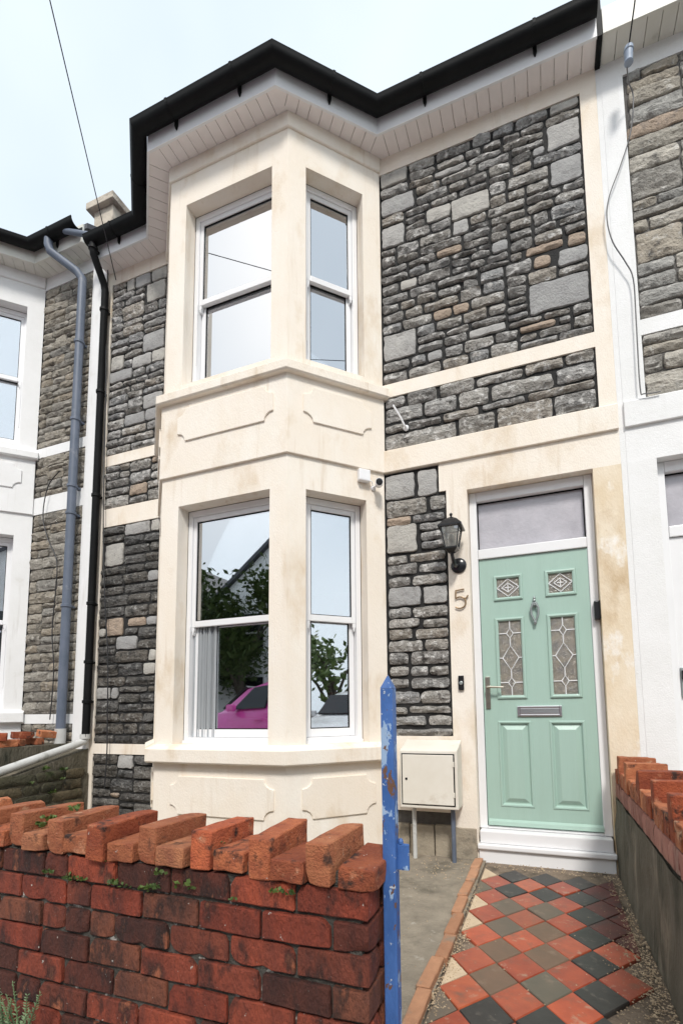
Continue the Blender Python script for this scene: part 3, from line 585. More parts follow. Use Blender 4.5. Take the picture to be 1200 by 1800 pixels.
    if not right:
        n = 12; rg = .067; co, cz = .090, ZS+.150
        outer = [(co-rg*math.cos(math.pi*k/n), cz-rg*math.sin(math.pi*k/n)) for k in range(n+1)]
        inner = [(co-(rg-.005)*math.cos(math.pi*k/n), cz-(rg-.005)*math.sin(math.pi*k/n)) for k in range(n, -1, -1)]
        gut = MB().sweep(EO, outer+[(co+rg+.004, cz+.008)]+inner).build('gutter', 'black', H, smooth=30)
        for i in range(5):
            a = Vector(EO[i]); b = Vector(EO[i+1]); L = (b-a).length; fr = Fr(a, b-a)
            for k in range(max(1, int(L/.62))):
                s = L*(k+.5)/max(1, int(L/.62))
                LMB(fr).lprism([(s-.014, cz+.008), (s+.014, cz+.008), (s+.014, cz-rg-.012), (s+.004, cz-rg-.045), (s-.004, cz-rg-.045), (s-.014, cz-rg-.012)], .0215, .036).build('gutter_bracket', 'black', gut)
                pr = [(co-(rg+.004)*math.cos(math.pi*q/n), cz-(rg+.004)*math.sin(math.pi*q/n)) for q in range(n+1)]
                m = MB(); vs = []
                for ss in (s-.011, s+.011):
                    vs += [fr.p(ss, o_, z_) for o_, z_ in pr]+[fr.p(ss, co+rg+.007, cz+.012), fr.p(ss, co, cz+.014)]
                kk = len(pr)+2
                m.add(vs, [tuple(range(kk)), tuple(range(kk, 2*kk))]+[(q, (q+1) % kk, kk+(q+1) % kk, kk+q) for q in range(kk)]).build('gutter_clip', 'black', gut)
    rf = MB(); rf.prism([(xl0, -.15, 6.0), (xe, -.15, 6.0), (xe, 4.0, 8.6), (xl0, 4.0, 8.6)], (0, 0, .06))
    rf.prism([(-3.6, -.15, 6.0), (-3.02, -.74, 6.0), (-1.76, -.74, 6.0), (-1.13, -.15, 6.0)], (0, 0, .05))
    rf.build('roof', 'slate', H)
    MB().box(xl0, xe, 4.0, 4.1, G-.1, 8.6).build('rear_wall', wallm, H)

SEEN = {}
house = empty('terraced_house', (-1.9, 0, G))
tag(house, 'cream rendered terraced house with grey stone panels, bay window and mint green door', 'house')
build_house(house, 'cream')
XM1 = -4.435
XF = lambda p: Vector((2*XM1-p.x, p.y, p.z+.30))
hl = empty('terraced_house', (-6.9, 0, G))
tag(hl, 'white painted terraced house with brown stone and grey downpipe beyond the black downpipe', 'house')
build_house(hl, 'white', mainhouse=False, stone='stonebr', mortar='mortargr', joint=.010)
MB().box(xa_ := -4.345-.18, -4.345+.002, -.03, .0, G-.7, ZS).build('pilaster', 'white', hl)
XM2 = .586
XF = lambda p: Vector((2*XM2-p.x, p.y, p.z))
hr = empty('terraced_house', (3.0, 0, G))
tag(hr, 'white rendered terraced house with white front door beside the mint door', 'house')
build_house(hr, 'white', mainhouse=False, right=True, stone='stonegr', mortar='mortargr', joint=.012)
XF = None
MB().box(XRR+.001, 2*XM2-XRR+.003, .003, .2, G-.1, ZS).build('party_strip', 'white', hr)
MB().box(XRR+.001, XRR+.034, -.2, .0, ZS-.02, 6.1).build('eaves_end', 'black', house)

# ---------------------------------------------------------------- setting: ground, yard, path, pavement, road
def sheet(name, x0, x1, y0, y1, z, m, t=.05):
    return struct(MB().box(x0, x1, y0, y1, z-t, z).build(name, m))
sheet('ground', -300, 300, -300, 300, G-.16, 'asphalt', .3)
sheet('front_yard', -4.38, -.455, -2.33, .05, G, 'concrete', .1)
sheet('path', -.452, .39, -2.62, .02, G-.012, 'grout', .1)
sheet('neighbour_yard', -9.5, -4.56, -2.33, .0, .12, 'concrete', .2)
sheet('neighbour_path', .66, 4.5, -2.33, .0, G, 'concrete', .1)
sheet('pavement', -40, 40, -4.6, -2.62, G-.03, 'pavement', .12)
sheet('road', -60, 60, -9.6, -4.73, G-.034, 'asphalt', .12)
sheet('kerb', -40, 40, -4.72, -4.601, G-.03, 'pavement', .13)
sheet('far_pavement', -40, 40, -12.0, -9.6, G-.04, 'pavement', .1)

# path tiles: each a piece of the path
path = bpy.data.objects['path']
DX, DY = .195, .2475; TXC, TYC = -.15, -.9185
def rhomb(hx, hy, m, name, r):
    V = []; c = .006
    pts = [(0, hy), (hx, 0), (0, -hy), (-hx, 0)]
    mb = MB(); n = 4
    top = [(x*.965, y*.965, .014) for x, y in pts]; bot = [(x, y, .010) for x, y in pts]; base = [(x, y, -.01) for x, y in pts]
    mb.add(base+bot+top, [(8, 9, 10, 11)]+[(i, (i+1) % 4, 4+(i+1) % 4, 4+i) for i in range(4)]+[(4+i, 4+(i+1) % 4, 8+(i+1) % 4, 8+i) for i in range(4)])
    me = bpy.data.meshes.new(name); me.from_pydata(mb.v, [], mb.f); me.materials.append(M[m]); return me
TM = {k: rhomb(DX/2-.0022, DY/2-.003, k, 'tile', rnd) for k in ('tilered', 'tileblack', 'tilebrown', 'tiledk')}
for i in range(-3, 6):
    for j in range(-4, 8):
        x = TXC+i*DX/2; y = TYC-(j+(.5 if i % 2 else 0))*DY
        if y > -.21 or y < -2.55 or x < -.37 or x > .31 or (i == 4 and j in (3, 6)): continue
        if i % 2 == 0: k = 'tilered' if not (i == 4 and j < 1) else 'tiledk'
        else:
            k = 'tileblack'
            if i in (-1, 1) and -1 <= j <= 2: k = 'tilebrown'
            if i == -1 and j == 2: k = 'tilebrown'
            if i == -3: k = 'tileblack' if j < 0 else 'tilebrown'
            if i == -3 and j >= 0: continue
        o = bpy.data.objects.new('tile', TM[k]); place(o, path, (x+rnd.uniform(-.002, .002), y+rnd.uniform(-.002, .002), G-.010+rnd.uniform(-.0025, .0025)))
        o.rotation_euler = (rnd.uniform(-.012, .012), rnd.uniform(-.012, .012), rnd.uniform(-.012, .012))
for j in range(-3, 7):   # cut half tiles along the kerb, some cream, some lost
    y = TYC-(j+.5)*DY; x = TXC-1.5*DX
    if j in (1, 5): continue
    k = 'tilecream' if j not in (-2, 3) else 'tilebrown'
    MB().prism([(x+.004, y-DY*.46, G-.008), (x+DX*.46, y, G-.008), (x+.004, y+DY*.46, G-.008)], (0, 0, .010)).build('edge_tile', k, path)
for j in range(-3, 1):
    y = TYC-(j+.5)*DY; x = TXC+2.5*DX
    MB().prism([(x-.002, y-DY*.46, G-.008), (x-DX*.46, y, G-.008), (x-.002, y+DY*.46, G-.008)], (0, 0, .010)).build('edge_tile', 'tiledk', path)

# kerb of bricks along the path
def brick_mesh(L, W, H, seed, chip=1.0):
    """weathered brick, L along x, W along y, H up, centred, bottom z=0"""
    r = random.Random(seed)
    def cuts(d, n): e = .003/d; return [-.5, -.5+e]+[-.5+e+(1-2*e)*k/n for k in range(1, n)]+[.5-e, .5]
    C3 = [cuts(L, max(2, min(6, int(L/.03)))), cuts(W, max(2, min(6, int(W/.03)))), cuts(H, 3)]
    off = Vector((r.uniform(0, 90), r.uniform(0, 90), r.uniform(0, 90)))
    ch = [Vector((r.choice((-.5, .5)), r.choice((-.5, .5)), r.choice((.5, .5, -.5)))) for _ in range(2)]
    if r.random() < .6: ch.append(Vector((r.uniform(-.4, .4), -.5, r.choice((.5, -.5)))))
    D = Vector((L, W, H)); bm = bmesh.new(); vd = {}
    def vert(i, j, k):
        if (i, j, k) in vd: return vd[i, j, k]
        c = Vector((C3[0][i], C3[1][j], C3[2][k])); p = Vector((c.x*L, c.y*W, c.z*H)); q_ = sum(abs(abs(t)-.5) < 1e-6 for t in c)
        if q_ >= 2:
            for a in range(3):
                if abs(abs(c[a])-.5) < 1e-6: p[a] -= math.copysign(.0016*(q_-1), c[a])
        for q in ch:
            t = Vector((q.x*L, q.y*W, q.z*H)); dd = (t-p).length
            if dd < .022: p -= t.normalized()*(.022-dd)*.5*chip
        p += noise.noise_vector(off+p*60)*.0018*chip+noise.noise_vector(off+p*15)*.0018*chip
        vd[i, j, k] = bm.verts.new(p+Vector((0, 0, H/2))); return vd[i, j, k]
    n = [len(c)-1 for c in C3]
    for a, b_, c in ((0, 1, 2), (1, 2, 0), (2, 0, 1)):
        for e in (0, n[c]):
            for i in range(n[a]):
                for j in range(n[b_]):
                    q = []
                    for di, dj in ((0, 0), (1, 0), (1, 1), (0, 1)):
                        ix = [0, 0, 0]; ix[a] = i+di; ix[b_] = j+dj; ix[c] = e; q.append(vert(*ix))
                    bm.faces.new(q if e else q[::-1])
    bmesh.ops.recalc_face_normals(bm, faces=bm.faces)
    me = bpy.data.meshes.new('brick'); bm.to_mesh(me); bm.free()
    for p in me.polygons: p.use_smooth = True
    try: me.set_sharp_from_angle(angle=R(30))
    except Exception: pass
    return me
def brick_set(L, W, H, m, n=6, seed=0, chip=1.0):
    out = []
    for i in range(n):
        me = brick_mesh(L, W, H, seed+i, chip); me.materials.append(M[m]); out.append(me)
    return out
def put(me, name, parent, loc, rot=(0, 0, 0), sx=1):
    o = bpy.data.objects.new(name, me); place(o, parent, loc); o.rotation_euler = rot; o.scale.x = sx; return o
KB = brick_set(.235, .055, .07, 'brickkerb', 4, 500)
kerb = tag(empty('path_kerb', (-.49, -1.2, G)), 'low edging of worn orange bricks between concrete yard and tiled path', 'kerb')
y = -.03; k = 0
while y > -2.3:
    xk = -.50+.02*(-y/2.0)+(.012 if -1.3 < y < -.9 else 0)
    put(KB[k % 4], 'brick', kerb, (xk+rnd.uniform(-.004, .004), y-.12, G-.045+rnd.uniform(-.006, .004)), (rnd.uniform(-.03, .03), rnd.uniform(-.03, .03), math.pi/2+rnd.uniform(-.03, .03)))
    y -= .243; k += 1

# loose chips and grit on the path
def grit(name, spots, m, seed):
    r = random.Random(seed); mb = MB()
    for (x0, x1, y0, y1, n, sz) in spots:
        for _ in range(n):
            x = r.uniform(x0, x1); yy = r.uniform(y0, y1); s = sz*r.uniform(.5, 1.4); a = r.uniform(0, 6.3)
            P = []
            for k in range(4):
                b = a+k*math.pi/2+r.uniform(-.4, .4); P.append((x+math.cos(b)*s, yy+math.sin(b)*s*.8, G+.001))
            t = (x+r.uniform(-.3, .3)*s, yy, G+.001+s*r.uniform(.5, 1)); mb.add(P+[t], [(0, 1, 4), (1, 2, 4), (2, 3, 4), (3, 0, 4)])
    o = mb.build(name, m); o['kind'] = 'stuff'; o['label'] = 'pale stone chips and grit scattered along the tiled path'; o['category'] = 'gravel'; return o
grit('gravel', [(.31, .385, -2.4, -.75, 900, .0045), (.18, .33, -2.4, -.9, 420, .004), (.30, .385, -.8, -.1, 160, .005), (-.47, -.41, -2.5, -.5, 600, .0042), (-.44, .38, -2.4, -.1, 260, .004), (-.46, .38, -.16, -.03, 120, .006), (.27, .38, -1.7, -1.0, 350, .005), (-.46, -.38, -1.8, -1.2, 260, .0045), (-.9, -.5, -.5, -.05, 120, .005), (-1.1, -.5, -2.2, -.3, 120, .004)], 'gravel', 3)

# ---------------------------------------------------------------- front garden wall of brick
YW = -2.53; CP = .0742; ZC = .526
fw_ = tag(empty('garden_wall', (-1.4, -2.43, G)), 'low wall of sooty red bricks with uneven raised brick coping beside the blue post', 'wall')
MB().box(-2.9, -.43, YW+.014, YW+.186, G-.1, ZC-.004).build('mortar_core', 'mortarbk', fw_)
BS = brick_set(.184, .088, .0655, 'brickdk', 8, 600, 1.1); BH = brick_set(.090, .19, .0655, 'brickdk', 4, 620, 1.1)
BE = brick_set(.184, .19, .0665, 'brickor', 1, 640); BQ = brick_set(.088, .088, .0665, 'brickdk', 2, 650)
for c in range(10):
    z = ZC-CP*(c+1)+.004
    if z < G-.12: break
    x = -.41; first = True; k = 0
    hd = (c % 2 == 1)
    while x > -2.85:
        if first and hd: L = .088; me = BH[c % 4]; yy = YW+.098
        elif not first and rnd.random() < .10: L = .088; me = BH[rnd.randrange(4)]; yy = YW+.098
        else: L = .184; me = BS[rnd.randrange(8)]; yy = YW+.047
        put(me, 'brick', fw_, (x-L/2, yy+rnd.uniform(-.003, .002), z+rnd.uniform(-.002, .002)), (rnd.uniform(-.006, .006), rnd.uniform(-.01, .01), rnd.uniform(-.008, .008)))
        if first and not hd:
            put(BS[(c+3) % 8], 'brick', fw_, (x-L/2, YW+.150, z), (0, 0, 0))
        x -= L+.009; first = False
# orange end brick under the coping, then the coping itself: flat headers and bricks on edge in turn
CF = brick_set(.092, .205, .052, 'brick', 4, 700, .9)+brick_set(.092, .205, .052, 'brickor', 2, 705, .9)
CE = brick_set(.063, .215, .100, 'brick', 4, 710, .9)+brick_set(.063, .215, .100, 'brickor', 3, 715, .9)
x = -.392; k = 0
while x > -2.8:
    if k % 2 == 0:
        w_ = .092; me = CF[rnd.choice([0, 1, 2, 3, 3, 4])]
        put(me, 'coping_brick', fw_, (x-w_/2, YW+.095+rnd.uniform(-.01, .006), ZC+.001+rnd.uniform(-.002, .004)), (rnd.uniform(-.03, .03), rnd.uniform(-.04, .04), rnd.uniform(-.03, .03)))
    else:
        w_ = .066; me = CE[rnd.choice([0, 1, 2, 3, 4, 5, 6])]
        put(me, 'coping_brick', fw_, (x-w_/2, YW+.097+rnd.uniform(-.01, .012), ZC+.001+rnd.uniform(-.002, .004)), (rnd.uniform(-.05, .05), rnd.uniform(-.05, .05), rnd.uniform(-.05, .05)))
    x -= w_+.008+rnd.uniform(0, .006); k += 1
MB().box(-2.85, -.425, YW+.02, YW+.175, ZC-.002, ZC+.03).build('coping_mortar', 'mortarbk', fw_)

# ---------------------------------------------------------------- boundary wall on the door side
rw = tag(empty('boundary_wall', (.5, -1.2, G)), 'low mossy rendered wall with stepped brick coping beside the tiled path', 'wall')
ms = MB(); n = 60; V = []; F = []
for j in range(13):
    for i in range(n+1):
        yy = -.002-2.45*i/n; zz = G-.1+(.352-G+.1)*j/12
        V.append((.400+noise.noise(Vector((yy*4, zz*5, 2)))*.014+noise.noise(Vector((yy*13, zz*9, 7)))*.005-.014*(1-j/12), yy, zz))
for j in range(12):
    for i in range(n): a = j*(n+1)+i; F.append((a, a+1, a+n+2, a+n+1))
ms.add(V, F); ms.build('render_face', 'mossrender', rw, smooth=60)
MB().box(.415, .63, -2.45, -.003, G-.1, .350).build('wall_core', 'mossrender', rw)
RB1 = brick_set(.21, .080, .094, 'brickpk', 5, 800, 1.0); RB2 = brick_set(.21, .078, .176, 'brick', 4, 810, 1.1)+brick_set(.21, .078, .176, 'brickor', 2, 815, 1.1); RB3 = brick_set(.21, .083, .088, 'brickor', 3, 820, 1.2)+brick_set(.21, .083, .088, 'brick', 2, 830, 1.2)
y = -.045
while y > -2.42:
    put(RB1[rnd.randrange(5)], 'brick', rw, (.512, y, .350), (0, rnd.uniform(-.02, .02), rnd.uniform(-.02, .02))); y -= .086
MB().box(.42, .605, -2.44, -.004, .352, .49).build('mortar_bed', 'mortarbk', rw)
y = -.065; k = 3
while y > -2.42:
    if k % 4 == 0: put(RB2[rnd.randrange(6)], 'coping_brick', rw, (.514+rnd.uniform(-.006, .006), y, .450), (rnd.uniform(-.02, .02), rnd.uniform(-.03, .03), rnd.uniform(-.03, .03)))
    else: put(RB3[rnd.randrange(5)], 'coping_brick', rw, (.512+rnd.uniform(-.004, .004), y, .450+rnd.uniform(-.003, .003)), (rnd.uniform(-.02, .02), rnd.uniform(-.02, .02), rnd.uniform(-.02, .02)))
    y -= .0875; k += 1

# ---------------------------------------------------------------- mossy party wall on the bay side, with pipe and loose bricks
lw = tag(empty('party_wall', (-4.42, -1.1, G)), 'dark mossy stone garden wall below the pale sloping pipe', 'wall')
MB().box(-4.52, -4.32, -2.3, -.012, G-.1, .36).build('wall_core', 'mossrender', lw)
for j in range(6):
    z = G-.02+j*.098; y = -.02-rnd.uniform(0, .1)
    while y > -1.9:
        L = rnd.uniform(.16, .34); SEED[0] += 1
        V, F = stone_mesh(L-.014, .084, .6, .012, SEED[0])
        ztop = .60-.33*min(1, -y/.9)
        if z+.084 < ztop+.06:
            MB().add([(-4.318-v[1]*.9, y-L/2+v[0], v[2]+z) for v in V], F).build('stone', 'mosswall', lw, smooth=50)
        y -= L
MB().prism([(-4.50, -.012, .361), (-4.50, -.012, .60), (-4.50, -.9, .362)], (.165, 0, 0)).build('wall_ramp', 'mossrender', lw)
pp = tag(empty('waste_pipe', (-4.33, -.5, .42)), 'pale plastic pipe sloping along the mossy wall from the black downpipe', 'pipe')
MB().tube([(-4.33, -.045, .70), (-4.335, -.07, .672), (-4.35, -.16, .640), (-4.375, -.9, .445), (-4.38, -1.5, .30)], .036, 12).build('pipe', 'palepipe', pp, smooth=40)
MB().tube([(-4.328, -.055, .700), (-4.328, -.055, .745)], .050, 12).build('socket', 'palepipe', pp, smooth=40)
LB = brick_set(.17, .085, .062, 'brickor', 4, 900, 1.6)+brick_set(.17, .085, .062, 'brick', 2, 910, 1.6)
pile = [(-4.72, -.30, .655, .2, .0), (-4.62, -.62, .655, 1.3, 0), (-4.70, -.50, .655, .4, 0), (-4.66, -.83, .655, 1.5, .0), (-4.70, -.42, .722, 1.2, .05), (-4.64, -.70, .722, .9, .12), (-4.66, -.95, .722, 1.5, -.1), (-4.68, -.20, .722, 1.5, .2), (-4.64, -1.1, .655, 1.4, 0)]
for i, (x, y, z, a, t) in enumerate(pile):
    o = put(LB[i % 6], 'loose_brick', None, (x, y, z), (t, t*.6, a))
    tag(o, 'loose old brick in the pile behind the pale sloping pipe', 'brick', 'loose bricks piled on the party wall')
MB().box(-5.0, -4.53, -1.3, -.02, G-.1, .652).build('neighbour_bed_wall', 'mossrender', lw)

# ---------------------------------------------------------------- downpipes
def downpipe(H, path_, r, m, collars, name='downpipe'):
    p = MB().tube(path_, r, 14).build(name, m, H, smooth=40)
    for (x, y, z) in collars:
        MB().lathe((x, y, z), [(r+.002, 0), (r+.009, .004), (r+.009, .03), (r+.002, .034)], 14).build('collar', m, p, smooth=40)
        MB().box(x-r*.5, x+r*.5, y+r*.6, y+r*2.4, z+.006, z+.028).build('clip', m, p)
    return p
bx, by = -4.318, -.062
downpipe(house, [(-4.27, -.265, ZS+.10), (-4.27, -.265, ZS+.03), (-4.275, -.25, ZS-.02), (-4.31, -.085, ZS-.20), (bx, by, ZS-.26), (bx, by, .72)], .037, 'black', [(bx, by, z) for z in (5.30, 4.35, 3.2, 2.05, 1.45, 1.05)]+[(-4.27, -.265, ZS+.02)])
gx = -4.640
downpipe(hl, [(-4.95, -.27, ZS+.40), (-4.95, -.27, ZS+.33), (-4.94, -.25, ZS+.27), (-4.69, -.12, ZS+.06), (gx, -.085, ZS-.02), (gx, -.085, .62)], .044, 'grey', [(gx, -.085, z) for z in (5.0, 3.35, 2.05, 4.1, 3.05)])
MB().tube([(gx, -.085, .60), (gx, -.085, .80)], .052, 14).build('pipe_shoe', 'palepipe', hl, smooth=40)
# overflow link from the neighbour's gutter
MB().tube([(-4.75, -.27, ZS+.43), (-4.30, -.27, ZS+.20)], .03, 10).build('gutter_link', 'grey', hl, smooth=40)

# chimney pier on the party line
ch = tag(empty('chimney_stack', (-4.75, .4, 5.9)), 'short rendered chimney stack with stone slab cap above the gutters', 'chimney')
MB().box(-4.92, -4.62, .24, .55, 5.6, 7.06).build('stack', 'chim', ch, bevel=.006)
MB().box(-4.99, -4.555, .175, .60, 7.06, 7.15).build('cap', 'chim', ch, bevel=.01)

# ---------------------------------------------------------------- blue gate post
gp = tag(empty('gate_post', (-.383, -2.43, G)), 'flaking blue metal gate post with pointed top at the end of the brick wall', 'gate post')
pxm, pym, hw_ = -.382, -2.432, .0165
MB().box(pxm-hw_, pxm+hw_, pym-hw_, pym+hw_, G-.1, 1.0).build('post', 'blue', gp, bevel=.003)
MB().add([(pxm-hw_, pym-hw_, 1.0), (pxm+hw_, pym-hw_, 1.0), (pxm+hw_, pym+hw_, 1.0), (pxm-hw_, pym+hw_, 1.0), (pxm, pym, 1.036)], [(0, 1, 4), (1, 2, 4), (2, 3, 4), (3, 0, 4), (3, 2, 1, 0)]).build('pointed_cap', 'blue', gp)
lt = MB().box(pxm+hw_-.001, pxm+hw_+.030, pym+.0, pym+.010, .548, .612).build('latch_plate', 'blue', gp, bevel=.004)
MB().lathe((pxm+hw_+.008, pym+.005, .612), [(.007, 0), (.007, .006), (.004, .012)], 8).build('rivet', 'blue', lt)

# ---------------------------------------------------------------- things fixed to the front of the house
wlm = tag(empty('wall_lantern', (-.585, 0, 2.05)), 'black wall lantern with glass panes beside the fan light', 'lantern')
cx, cy_ = -.605, -.150
MB().lathe((-.582, -.001, 2.04), [(.058, 0), (.060, .008), (.046, .018), (.02, .024)], 18, Vector((0, -1, 0))).build('back_plate', 'blackgl', wlm, smooth=35)
MB().tube([(-.585, -.02, 2.045), (-.592, -.07, 2.02), (-.60, -.12, 2.035), (cx, cy_, 2.085), (cx, cy_, 2.115)], .014, 8).build('arm', 'blackgl', wlm, smooth=40)
def frus(mb, z0, a, z1, b):
    mb.add([(cx+sx*r_, cy_+sy*r_, z) for z, r_ in ((z0, a), (z1, b)) for sx, sy in ((-1, -1), (1, -1), (1, 1), (-1, 1))], [(0, 1, 5, 4), (1, 2, 6, 5), (2, 3, 7, 6), (3, 0, 4, 7), (0, 3, 2, 1), (4, 5, 6, 7)]); return mb
frus(frus(MB(), 2.10, .018, 2.125, .046), 2.125, .046, 2.137, .046).build('base', 'blackgl', wlm)
m = MB()
for sx, sy in ((-1, -1), (1, -1), (1, 1), (-1, 1)): m.tube([(cx+sx*.043, cy_+sy*.043, 2.137), (cx+sx*.066, cy_+sy*.066, 2.285)], .005, 6)
m.build('glazing_bars', 'blackgl', wlm)
frus(MB(), 2.138, .039, 2.283, .061).build('lantern_glass', 'glass', wlm)
MB().lathe((cx, cy_, 2.14), [(.008, 0), (.020, .03), (.022, .07), (.010, .10)], 12).build('bulb', 'bulb', wlm, smooth=60)
r_ = frus(frus(MB(), 2.284, .088, 2.296, .088), 2.296, .086, 2.345, .046).build('roof', 'blackgl', wlm)
frus(MB(), 2.345, .045, 2.372, .012).build('crown', 'blackgl', wlm)
MB().lathe((cx, cy_, 2.370), [(.008, 0), (.006, .012), (.012, .02), (.012, .03), (.003, .038)], 10).build('finial', 'blackgl', wlm, smooth=60)

num = MB(); bxn, bzn = -.612, 1.70
P5 = [(.066, .150), (.0, .150), (.0, .085), (.03, .098)]
num.tube([(bxn+.066, -.012, bzn+.152), (bxn, -.012, bzn+.146)], .0055, 6)
num.tube([(bxn+.002, -.012, bzn+.150), (bxn, -.012, bzn+.083)], .0055, 6)
arc = [(bxn+.030+.046*math.cos(R(t)), -.012, bzn+.050+.044*math.sin(R(t))) for t in range(130, -150, -14)]
num.tube(arc, .0055, 6); num.tube([(bxn+.060, -.012, bzn+.082), (bxn+.078, -.013, bzn+.080), (bxn+.094, -.013, bzn+.102)], .006, 6)
num.tube([(bxn+.002, -.012, bzn+.12), (bxn+.002, .002, bzn+.12)], .004, 6)
tag(num.build('house_number', 'copper', None, smooth=40), 'thin bronze number 5 on the cream wall under the lantern', 'number')
bell = tag(empty('doorbell', (-.591, 0, 1.085)), 'small black doorbell on the cream wall left of the door frame', 'doorbell')
MB().box(-.612, -.570, -.018, -.001, 1.085, 1.194).build('body', 'blackgl', bell, bevel=.005)
MB().lathe((-.591, -.018, 1.138), [(.014, 0), (.014, .003), (.010, .005)], 14, Vector((0, -1, 0))).build('button', 'greymetal', bell)
cf = Fr((KC, -BD), (1, 1))
jb = LMB(cf).lbox(.572, .672, .001, .05, 2.775, 2.872).build('junction_box', 'upvc', None, bevel=.010)
tag(jb, 'small white junction box on the bay corner above the camera', 'junction box')
scam = tag(empty('security_camera', cf.p(.73, 0, 2.73)), 'small white security camera with black face beside the stone panel', 'camera')
a = cf.p(.715, .002, 2.745); b = cf.p(.74, .055, 2.76); tip = b+Vector((.032, -.075, -.012))
MB().lathe(a, [(.022, 0), (.022, .008), (.010, .018), (.008, .05)], 12, cf.n).build('mount', 'upvc', scam, smooth=40)
ax = (tip-b).normalized()
MB().lathe(b-ax*.015, [(.018, 0), (.028, .010), (.031, .03), (.031, .085)], 18, ax).build('body', 'upvc', scam, smooth=35)
MB().lathe(b+ax*.070, [(.027, 0), (.027, .003), (.012, .004)], 18, ax).build('lens_face', 'blackgl', scam)
MB().tube([cf.p(.672, .02, 2.80), cf.p(.69, .035, 2.785), cf.p(.70, .02, 2.77), cf.p(.715, .006, 2.76)], .004, 6).build('cable', 'upvc', scam)
hk = tag(empty('wall_bracket', (-1.0, 0, 3.24)), 'thin white bracket arm fixed to the stone panel under the sill band', 'bracket')
MB().tube([(-.975, 0, 3.245), (-.975, -.055, 3.24), (-1.00, -.075, 3.30), (-1.055, -.10, 3.405)], .008, 8).build('arm', 'upvc', hk, smooth=40)
MB().lathe((-.975, .0, 3.245), [(.024, 0), (.024, .012), (.012, .02)], 12, Vector((0, -1, 0))).build('foot', 'upvc', hk)

mbx = tag(empty('meter_box', (-.80, -.12, G)), 'cream plastic meter box on two legs beside the front door', 'meter box')
mx0, mx1, my0, my1, mz0, mz1 = -1.02, -.602, -.215, -.02, .245, .672
MB().add([(mx0, my0, mz0), (mx1, my0, mz0), (mx1, my1, mz0), (mx0, my1, mz0), (mx0, my0, mz1-.02), (mx1, my0, mz1-.02), (mx1, my1, mz1+.045), (mx0, my1, mz1+.045)], [(0, 3, 2, 1), (4, 5, 6, 7), (0, 1, 5, 4), (1, 2, 6, 5), (2, 3, 7, 6), (3, 0, 4, 7)]).build('case', 'meter', mbx, bevel=.008)
dr = MB().box(mx0+.02, mx1-.028, my0-.010, my0-.001, mz0+.03, mz1-.05).build('door', 'meter', mbx, bevel=.004)
MB().box(mx0+.012, mx1-.020, my0-.0025, my0-.0005, mz0+.022, mz1-.042).build('door_gap', 'black', mbx)
MB().lathe((mx0+.05, my0-.010, .45), [(.009, 0), (.009, .003)], 10, Vector((0, -1, 0))).build('lock', 'black', dr)
for z in (.33, .54): MB().box(mx1-.034, mx1-.022, my0-.014, my0-.003, z, z+.035).build('hinge', 'meter', dr, bevel=.002)
MB().tube([(-.95, -.10, G-.03), (-.95, -.10, .25)], .016, 10).build('leg', 'palepipe', mbx, smooth=40)
MB().tube([(-.66, -.12, G-.03), (-.66, -.12, .25)], .016, 10).build('leg', 'grey', mbx, smooth=40)

# ---------------------------------------------------------------- cables
def smooth_path(P, n=5):
    P = [Vector(p) for p in P]; out = []
    for i in range(len(P)-1):
        a = P[max(0, i-1)]; b = P[i]; c = P[i+1]; d = P[min(len(P)-1, i+2)]
        for k in range(n):
            t = k/n; out.append(.5*(2*b+(c-a)*t+(2*a-5*b+4*c-d)*t*t+(3*b-a-3*c+d)*t**3))
    return out+[P[-1]]
def cable(name, pts, r, m, label):
    if len(pts) > 6: pts = smooth_path(pts)
    return tag(MB().tube(pts, r, 6).build(name, m, None, smooth=60), label, 'cable')
A = Vector((-4.215, -.02, 5.68)); Q = CAM+ray(88, 0)*3.55; d = Q-A; Bq = A+d*(8.5/abs(d.y))
mid = [A+(Bq-A)*t for t in (0, .1, .25, .5, .75, 1)]
cable('telephone_wire', mid, .0045, 'cable', 'thin black telephone wire running up into the sky from above the dark stone strip')
C0 = onY(1104, 112, -.2); C1 = onY(1104, 84, -.2)
cable('overhead_wire', [C1, C1+(Bq-C1)*.02, C1+(Bq-C1)*.3, Bq], .005, 'cable', 'thin wire rising from the blue grey connector under the white eaves')
cn = tag(empty('cable_connector', C0), 'blue grey cable connector hanging below the white eaves', 'connector')
LN = (C1-C0).length
MB().lathe(C0, [(.024, 0), (.030, .008), (.026, .03), (.028, .04), (.028, LN*.75), (.033, LN*.77), (.030, LN), (.010, LN+.005)], 14, C1-C0).build('sleeve', 'greybox', cn, smooth=35)
tp = tag(empty('telegraph_pole', (Bq.x, Bq.y, G-.15)), 'brown wooden telegraph pole across the road', 'pole')
MB().tube([(Bq.x, Bq.y, G-.2), (Bq.x, Bq.y, Bq.z+.3)], [.15, .10], 12).build('mast', 'bark', tp, smooth=40)
dp_ = [onY(a, b, y) for a, b, y in ((1101, 118, -.19), (1104, 145, -.12), (1112, 170, -.05), (1108, 230, -.045), (1090, 290, -.045), (1070, 345, -.05), (1066, 385, -.05), (1076, 425, -.05), (1098, 460, -.045), (1112, 490, -.04), (1117, 560, -.04), (1124, 680, -.04), (1132, 692, -.04), (1160, 688, -.04)) ]
cable('drop_cable', dp_, .0045, 'greycable', 'loose grey cable looping down the white wall from the connector')
lp = [onY(a, b, -.05) for a, b in ((185, 440), (190, 480), (187, 560), (186, 700), (184, 800), (182, 900), (183, 1000), (186, 1080), (190, 1160), (189, 1280), (188, 1330), (184, 1385))]
cable('wall_cable', lp, .006, 'cable', 'black cable hanging down the stone strip beside the black downpipe')
